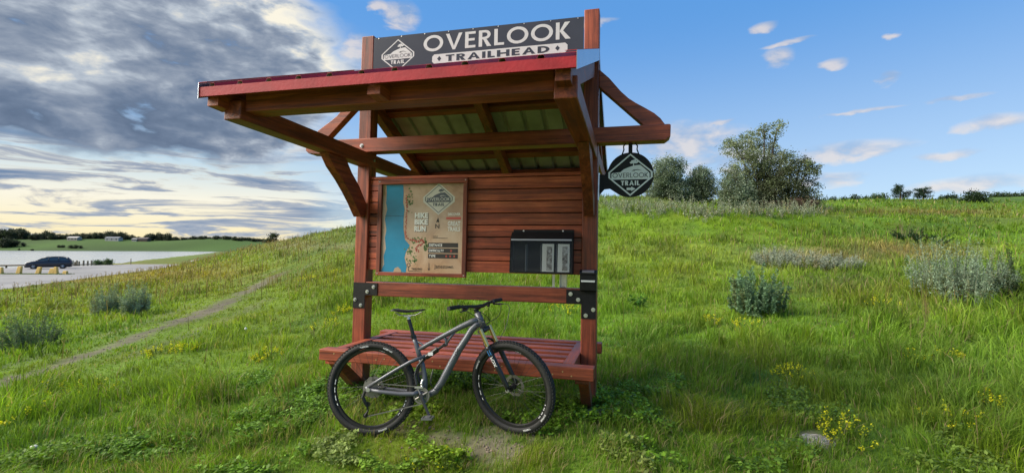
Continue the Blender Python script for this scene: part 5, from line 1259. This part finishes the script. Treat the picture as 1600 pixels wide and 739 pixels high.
def bush(name, lb, px, v, wpx, hpx, cols, seed, n=2200, leaf=.2, group=None, cat='bush'):
    s = v/FPX; return tree(name, lb, cat, AT(px, v)-Vector((0, 0, .1)), [(-.22*wpx*s, 0, hpx*.45*s, wpx*.28*s, hpx*.45*s), (.2*wpx*s, .2, hpx*.42*s, wpx*.3*s, hpx*.42*s), (0, -.2, hpx*.6*s, wpx*.28*s, hpx*.42*s)], n, leaf, cols, .05, 2, seed, group)
bush('dark_bush', 'dark spreading shrub alone on the skyline near the right edge', 1524, 60, 40, 18, [(.022, .045, .018), (.035, .06, .025)], 33)
bush('green_bush', 'pale bush right of the hilltop trees on the skyline', 1374, 64, 34, 9, [(.06, .10, .04)], 34, 900)
for i, (px, hp) in enumerate(((1284, 9), (1300, 12), (1318, 10), (1336, 13), (1352, 9), (1490, 7), (1478, 6))):
    bush('small_tree', 'small dark bush in the low row on the skyline right of the hilltop trees' if px < 1400 else 'tiny grey-green bush on the skyline left of the dark shrub', px, 72, 17, hp, [(.028, .05, .024), (.04, .07, .03)], 40+i, 700, .22, 'low skyline bushes' if px < 1400 else 'tiny skyline bushes')
for i, px in enumerate((1556, 1572, 1588, 1604, 1622)):
    bush('small_tree', 'dark green bush of the low row on the crest at the right edge', px, 90, 22, 11, [(.03, .055, .02), (.05, .08, .03)], 60+i, 800, .25, 'bushes on the right crest')
tree('lone_tree', 'lone small tree on the left hillside skyline', 'tree', AT(424, 66)-Vector((0, 0, .1)), px_lobes((424, 385), 66, [(417, 378, 6, 4, 0), (427, 369, 6, 5, .2), (422, 375, 5, 4, 0), (429, 376, 4, 3, .1)]), 1700, .16, [(.03, .045, .02), (.05, .07, .03)], .07, 1.5, 71)
bush('green_bush', 'small bush on the left skyline nearest the post', 491, 56, 14, 7, [(.04, .06, .02)], 72, 600, .15); bush('green_bush', 'tiny bush on the left skyline next to the lone tree', 462, 60, 9, 5, [(.06, .09, .04)], 73, 400, .12)
for px, w_, h_, lb, v in ((155, 17, 11, 'leafy lakeside bush behind the end of the car park', 78.), (170, 9, 11, 'narrow lakeside bush right of the fuller one', 78.)):
    bush('lakeside_bush', lb, px, v, w_, h_, [(.05, .10, .03), (.07, .13, .04)], int(80+px), 1300, .16)

# ------------------------------------------------------------------ far bank
FT = []
def far_trees():
    protos = []; rg = np.random.default_rng(5)
    for i in range(5):
        r_ = random.Random(i); H = 12+i*1.3
        L = [(r_.uniform(-3.2, 3.2), r_.uniform(-2, 2), H*(.16+.62*q/8), r_.uniform(2.6, 4.2)*(1-.3*q/8), r_.uniform(2.0, 3.0)) for q in range(9)]
        protos.append((L, H))
    tops = [(0, 357), (20, 355), (37, 356), (48, 365), (75, 358), (90, 364), (105, 364), (150, 361), (180, 360), (200, 365), (215, 369), (240, 362), (262, 364), (280, 372), (300, 371), (320, 373), (335, 374), (360, 378), (400, 383)]
    tx = [t[0] for t in tops]; ty = [t[1] for t in tops]; made = []
    for i in range(125):
        px = -30+i*3.6+random.uniform(-2.5, 2.5); v = 735+random.uniform(-25, 45); p = AT(px, v)
        topy = np.interp(px, tx, ty)+random.uniform(-1, 3.5); hz = 390-.0-(800-px)*.004; H = EYE[2]+(hz-topy)/FPX*v-p.z; H = max(6, H)
        k = i % 5
        if k >= len(made):
            L, Hp = protos[k]; e = tree('far_tree', 'dark tree in the wood along the far lake shore', 'tree', p, L, 1800, 1.1, [(.022, .036, .018), (.035, .052, .024), (.028, .042, .028)], .35, Hp, 100+k, 'trees along the far shore'); made.append((e, Hp))
        else:
            e = dup_tree(made[k][0]); e['label'] = 'dark tree in the wood along the far lake shore'
        Hp = made[k][1]; s = H/Hp; e.matrix_world = Matrix.Translation(p-Vector((0, 0, .4))) @ Matrix.Rotation(random.uniform(0, 6.28), 4, 'Z') @ Matrix.Diagonal((max(s, .8)*1.05, max(s, .8)*1.05, s, 1))
    for i, (px, v, H) in enumerate(((4, 640, 14), (14, 645, 13), (24, 648, 11), (36, 650, 6), (92, 640, 4.5), (97, 641, 4), (112, 636, 5), (119, 634, 5.5), (126, 634, 4.5), (30, 612, 3), (50, 606, 2.5))):
        p = AT(px, v); e = dup_tree(made[i % 5][0]); e['label'] = 'rounded tree standing apart on the far grassy bank below the wood'; e['group'] = 'trees on the far grassy bank'; Hp = made[i % 5][1]; s = H/Hp
        e.matrix_world = Matrix.Translation(p-Vector((0, 0, .2))) @ Matrix.Rotation(i*1.3, 4, 'Z') @ Matrix.Diagonal((s*1.5, s*1.5, s, 1))
far_trees()
def far_house(px, v, w, h, d, lb, wc, rc, rz=0.0):
    p = AT(px, v); e = empty('far_house', lb, 'house', Matrix.Translation(p) @ Matrix.Rotation(-YAW+rz, 4, 'Z'))
    wc = tuple(x*.55 for x in wc); WM = mat('house_wall_%d' % int(wc[0]*100), wc, .8, fn=speckle(2, .1)); RM = mat('house_roof_%d' % int(rc[0]*100), rc, .8, fn=speckle(2, .2)); GL = mat('house_glass', (.04, .05, .06), .1)
    MB().box((-w/2, 0, -.5), (w/2, d, h)).build('wall', WM, e)
    MB().prism([(-.5, h+.02), (d/2, h+2.0), (d+.5, h+.02)], 0, -w/2-.5, w/2+.5).build('roof', RM, e)
    for i in range(3):
        x = -w/2+w*(i+.5)/3; MB().box((x-.8, -.06, h*.35), (x+.8, -.01, h*.8)).build('window', GL, e)
far_house(112, 700, 15, 4.0, 8, 'far pale house with a light roof in a gap of the far wood', (.45, .42, .38), (.40, .38, .36))
far_house(174, 702, 20, 4.2, 8, 'long white far house with a grey roof at the edge of the wood', (.62, .62, .62), (.16, .17, .19))
far_house(209, 705, 7, 3.0, 6, 'small white far house right of the long one', (.66, .66, .66), (.20, .19, .18))
far_house(222, 706, 14, 4.0, 8, 'dark brown far house at the right of the row of houses', (.12, .08, .07), (.10, .08, .08))

# ------------------------------------------------------------------ car park things
def make_car():
    v = 63.5; p = pv(77, 419, v); p = Vector((p[0], p[1], LOTZ+.002)); 
    e = empty('parked_car', 'dark navy crossover car parked at the edge of the lakeside car park', 'car', Matrix.Translation(p) @ Matrix.Rotation(-YAW+R(38), 4, 'Z'))
    PAINT = mat('navy_paint', (.010, .012, .024), .35, .0, .35); GL = mat('car_glass', (.03, .045, .05), .03, spec=.9); TY = mat('car_tyre', (.02, .02, .02), .8); RM = mat('car_rim', (.45, .46, .48), .3, .8); PL = mat('car_plastic', (.02, .02, .022), .6)
    L = 4.55   # front at -x
    # stations: x, lower z, belt z, hw low, hw belt
    st = [(-2.27, .42, .62, .62, .55), (-2.20, .26, .78, .80, .74), (-2.0, .22, .90, .87, .84), (-1.5, .22, .98, .90, .88), (-1.0, .22, 1.03, .91, .90), (-.2, .22, 1.04, .92, .91), (.8, .22, 1.07, .92, .90), (1.6, .24, 1.10, .91, .88), (2.05, .28, 1.10, .87, .83), (2.24, .38, 1.02, .80, .76), (2.28, .50, .80, .74, .70)]
    vs = []; ring = 12
    for x, zl, zb, wl, wb in st:
        pr = [(-wl*.9, zl), (-wl, zl+.10), (-wl*1.0, (zl+zb)*.5), (-wb, zb-.07), (-wb*.93, zb), (-wb*.4, zb+.02), (wb*.4, zb+.02), (wb*.93, zb), (wb, zb-.07), (wl, (zl+zb)*.5), (wl, zl+.10), (wl*.9, zl)]
        vs += [(x, y, z) for y, z in pr]
    m = MB(); m.add(vs, [(i*ring+j, (i+1)*ring+j, (i+1)*ring+(j+1) % ring, i*ring+(j+1) % ring) for i in range(len(st)-1) for j in range(ring)]+[tuple(range(ring)), tuple(range((len(st)-1)*ring, len(st)*ring))[::-1]])
    # roof shell
    rf = [(-.62, 1.42, .62), (-.2, 1.54, .66), (.6, 1.58, .66), (1.3, 1.55, .64), (1.75, 1.47, .60)]
    vs = []
    for x, z, w_ in rf: vs += [(x, -w_, z-.05), (x, -w_*.8, z), (x, w_*.8, z), (x, w_, z-.05)]
    m.add(vs, [(i*4+j, (i+1)*4+j, (i+1)*4+j+1, i*4+j+1) for i in range(4) for j in range(3)])
    for s in (-1, 1):
        for a, b, r in (((-1.25, s*.80, 1.02), (-.62, s*.63, 1.40), .035), ((-.02, s*.86, 1.06), (.06, s*.67, 1.52), .04), ((.98, s*.86, 1.08), (.95, s*.67, 1.53), .045), ((2.08, s*.80, 1.08), (1.72, s*.61, 1.45), .07)): m.tube([a, b], r, 6)
        m.tube([(-.62, s*.63, 1.40), (-.2, s*.665, 1.50), (.6, s*.67, 1.535), (1.3, s*.65, 1.51), (1.75, s*.61, 1.44)], .035, 6)
    m.build('body', PAINT, e, smooth=True)
    for s in (-1, 1):
        m = MB()
        q = [(-1.22, s*.79, 1.03), (-.02, s*.855, 1.06), (.05, s*.665, 1.51), (-.6, s*.63, 1.39)]; m.add(q, [(0, 1, 2, 3)])
        q = [(.02, s*.855, 1.06), (.96, s*.855, 1.08), (.93, s*.665, 1.52), (.09, s*.665, 1.51)]; m.add(q, [(0, 1, 2, 3)])
        q = [(1.0, s*.855, 1.08), (2.02, s*.80, 1.09), (1.70, s*.61, 1.44), (.98, s*.665, 1.52)]; m.add(q, [(0, 1, 2, 3)])
        m.build('side_windows', GL, e)
    m = MB(); m.add([(-1.28, -.78, 1.02), (-1.28, .78, 1.02), (-.62, .62, 1.40), (-.62, -.62, 1.40)], [(0, 1, 2, 3)]); m.build('windscreen', GL, e)
    m = MB(); m.add([(2.10, -.76, 1.08), (2.10, .76, 1.08), (1.76, .60, 1.44), (1.76, -.60, 1.44)], [(0, 1, 2, 3)]); m.build('rear_window', GL, e)
    for x in (-1.42, 1.36):
        for s in (-1, 1):
            w_ = bpy.data.objects.new('wheel', None); COL.objects.link(w_); w_.parent = e; w_.location = (x, s*.84, .34)
            mt_ = MB(); pr = [(.20, -.10), (.31, -.11), (.34, -.08), (.34, .08), (.31, .11), (.20, .10)]; n = 28; vs = []
            for i in range(n):
                a = 2*math.pi*i/n; vs += [(r_*math.cos(a), y_, r_*math.sin(a)) for r_, y_ in pr]
            mt_.add(vs, [(i*6+j, i*6+(j+1) % 6, ((i+1) % n)*6+(j+1) % 6, ((i+1) % n)*6+j) for i in range(n) for j in range(6)]); mt_.build('tyre', TY, w_)
            m = MB(); m.cyl((0, s*.02, 0), (0, s*.085, 0), .06, 12); 
            for i in range(7):
                a = 2*math.pi*i/7; m.tube([(.03*math.cos(a), s*.08, .03*math.sin(a)), (.215*math.cos(a), s*.075, .215*math.sin(a))], [.035, .028], 6)
            for i in range(24):
                a, b = 2*math.pi*i/24, 2*math.pi*(i+1)/24; m.add([(.20*math.cos(a), s*.09, .20*math.sin(a)), (.228*math.cos(a), s*.10, .228*math.sin(a)), (.228*math.cos(b), s*.10, .228*math.sin(b)), (.20*math.cos(b), s*.09, .20*math.sin(b))], [(0, 1, 2, 3)])
            m.cyl((0, s*.0, 0), (0, s*.03, 0), .21, 20, ); m.build('rim', RM, w_)
    for s in (-1, 1):
        m = MB(); m.ball((-2.10, s*.66, .74), .16, 8, 5, sc=(.8, .9, .5)); m.build('headlight', mat('headlight_glass', (.7, .72, .75), .1), e)
        m = MB(); m.ball((2.16, s*.70, .92), .15, 8, 5, sc=(.6, .8, .7)); m.build('tail_light', mat('tail_light_red', (.35, .02, .02), .2), e)
        m = MB(); m.ball((-1.0, s*.99, 1.08), .10, 8, 5, sc=(.6, 1, .7)); m.build('mirror', PAINT, e)
    for s in (-1, 1): MB().box((-2.15, s*.90-.02, .20), (2.15, s*.90+.02, .32)).build('sill_trim', PL, e); MB().tube([(-.3, s*.58, 1.60), (1.5, s*.56, 1.60)], .02, 6).build('roof_rail', PL, e)
make_car()
def lot_things():
    YC = mat('yellow_painted_concrete', (.62, .42, .12), .8, fn=speckle(12, .25, .3)); s = 50/FPX; K_ = 1.35
    for i, (px, w_, h_, ln, lb) in enumerate(((1, .34, .52, 0, 'nearest the left edge'), (29, .36, .60, .12, 'second from the left edge'), (59, .34, .55, .15, 'below the front wheel of the car'), (80, .42, .46, .14, 'broad one below the middle of the car'), (88, .28, .56, -.05, 'slim one below the rear of the car'), (101.5, .36, .26, .05, 'lowest and rightmost'))):
        w_ *= K_; h_ *= K_; ln *= K_; p = pv(px, 428, 50.2); p = Vector((p[0], p[1], LOTZ)); e = None
        m = MB(); a = w_/2; vs = [(-a, -.15, -.05), (a, -.15, -.05), (a, .15, -.05), (-a, .15, -.05), (-a*.8+ln, -.11, h_), (a*.8+ln, -.11, h_), (a*.8+ln, .11, h_), (-a*.8+ln, .11, h_)]
        m.add(vs, [(0, 3, 2, 1), (4, 5, 6, 7), (0, 1, 5, 4), (1, 2, 6, 5), (2, 3, 7, 6), (3, 0, 4, 7)]); o = m.build('parking_barrier', YC, bevel=.04); o.matrix_world = Matrix.Translation(p) @ Matrix.Rotation(-YAW, 4, 'Z')
        tag(o, 'yellow parking block, '+lb, 'barrier', 'yellow parking blocks')
    # grass strip the blocks stand in
    n = 5000; a = pv(-30, 428.5, 50.2); b = pv(106, 428.5, 50.2); t = RNG.random(n)[:, None]; P = a*(1-t)+b*t+np.concatenate([RNG.normal(size=(n, 2))*.22, np.zeros((n, 1))], 1); P[:, 2] = LOTZ
    c = np.tile([.10, .15, .03], (n, 1))*RNG.uniform(.5, 1.4, (n, 1)); V, q, tt, C = blades(P, RNG.uniform(.03, .11, n), np.full(n, .06), RNG.uniform(.2, .9, n), RNG.uniform(0, 6.28, n), c, c); o = np_mesh('weeds', V, q, tt, GRASS_M, C); tag(o, 'thin strip of weeds under the yellow parking blocks', 'weeds', kind='stuff')
    LOGM = mat('weathered_log', (.15, .11, .08), .9, fn=speckle(8, .4, .5)); LOGG = mat('grey_post', (.20, .17, .13), .9, fn=speckle(8, .4, .4))
    a, b = pv(-25, 419, 66.), pv(44, 419, 67.); m = MB(); m.tube([(a[0], a[1], LOTZ+.30), ((a[0]+b[0])/2, (a[1]+b[1])/2, LOTZ+.28), (b[0], b[1], LOTZ+.32)], .10, 8)
    for t in (.1, .5, .93):
        q = a*(1-t)+b*t; m.cyl((q[0], q[1], LOTZ-.2), (q[0], q[1], LOTZ+.34), .11, 8)
    tag(m.build('log_rail', LOGM), 'low weathered log rail left of the dark car', 'rail')
    a, b = pv(109, 416, 74.), pv(150, 413.5, 77.5); m = MB(); m.tube([(a[0], a[1], LOTZ+.12), (b[0], b[1], LOTZ+.14)], .08, 8); tag(m.build('log_rail', LOGM), 'low log lying between the car and the lakeside bushes', 'rail')
    for px in (113.5, 117, 120, 123.5, 130.5, 137, 143):
        p = pv(px, 414, 76.3); h = .5+.14*math.sin(px*3); m = MB(); m.cyl((0, 0, -.3), (0, 0, h+.1), .12, 8); m.ball((0, 0, h+.1), .12, 8, 4, sc=(1, 1, .5)); o = m.build('wooden_bollard', LOGG); o.location = (p[0], p[1], LOTZ); tag(o, 'short weathered wooden bollard in the row right of the car', 'bollard', 'bollards by the lake')
    p = AT(205, 81.5); m = MB(); m.cyl((0, 0, -.2), (0, 0, 1.0), .06, 8); o = m.build('marker_post', LOGM); o.location = p; tag(o, 'lone thin dark post at the corner of the car park by the water', 'post')
    p0, p1 = AT(190, 81.5), AT(204, 81.6); m = MB(); m.tube([p0+Vector((0, 0, .05)), p1+Vector((0, 0, .5))], .025, 6); tag(m.build('guy_rope', LOGG), 'thin slanting rope from the lone post down to the ground', 'rope')
    p = AT(306, 78.); m = MB(); m.tube([(-.9, 0, .12), (0, .1, .34), (.6, .2, .28)], [.10, .12, .09], 8); m.tube([(-.9, 0, .10), (.9, .1, .06)], [.07, .09], 8); m.cyl((0, .1, -.1), (0, .1, .3), .07, 6); o = m.build('driftwood_log', mat('pale_log', (.5, .47, .42), .8)); o.matrix_world = Matrix.Translation(p+Vector((0, 0, .45))) @ Matrix.Rotation(-YAW, 4, 'Z'); tag(o, 'pale bleached log at the far corner of the car park', 'log')
lot_things()
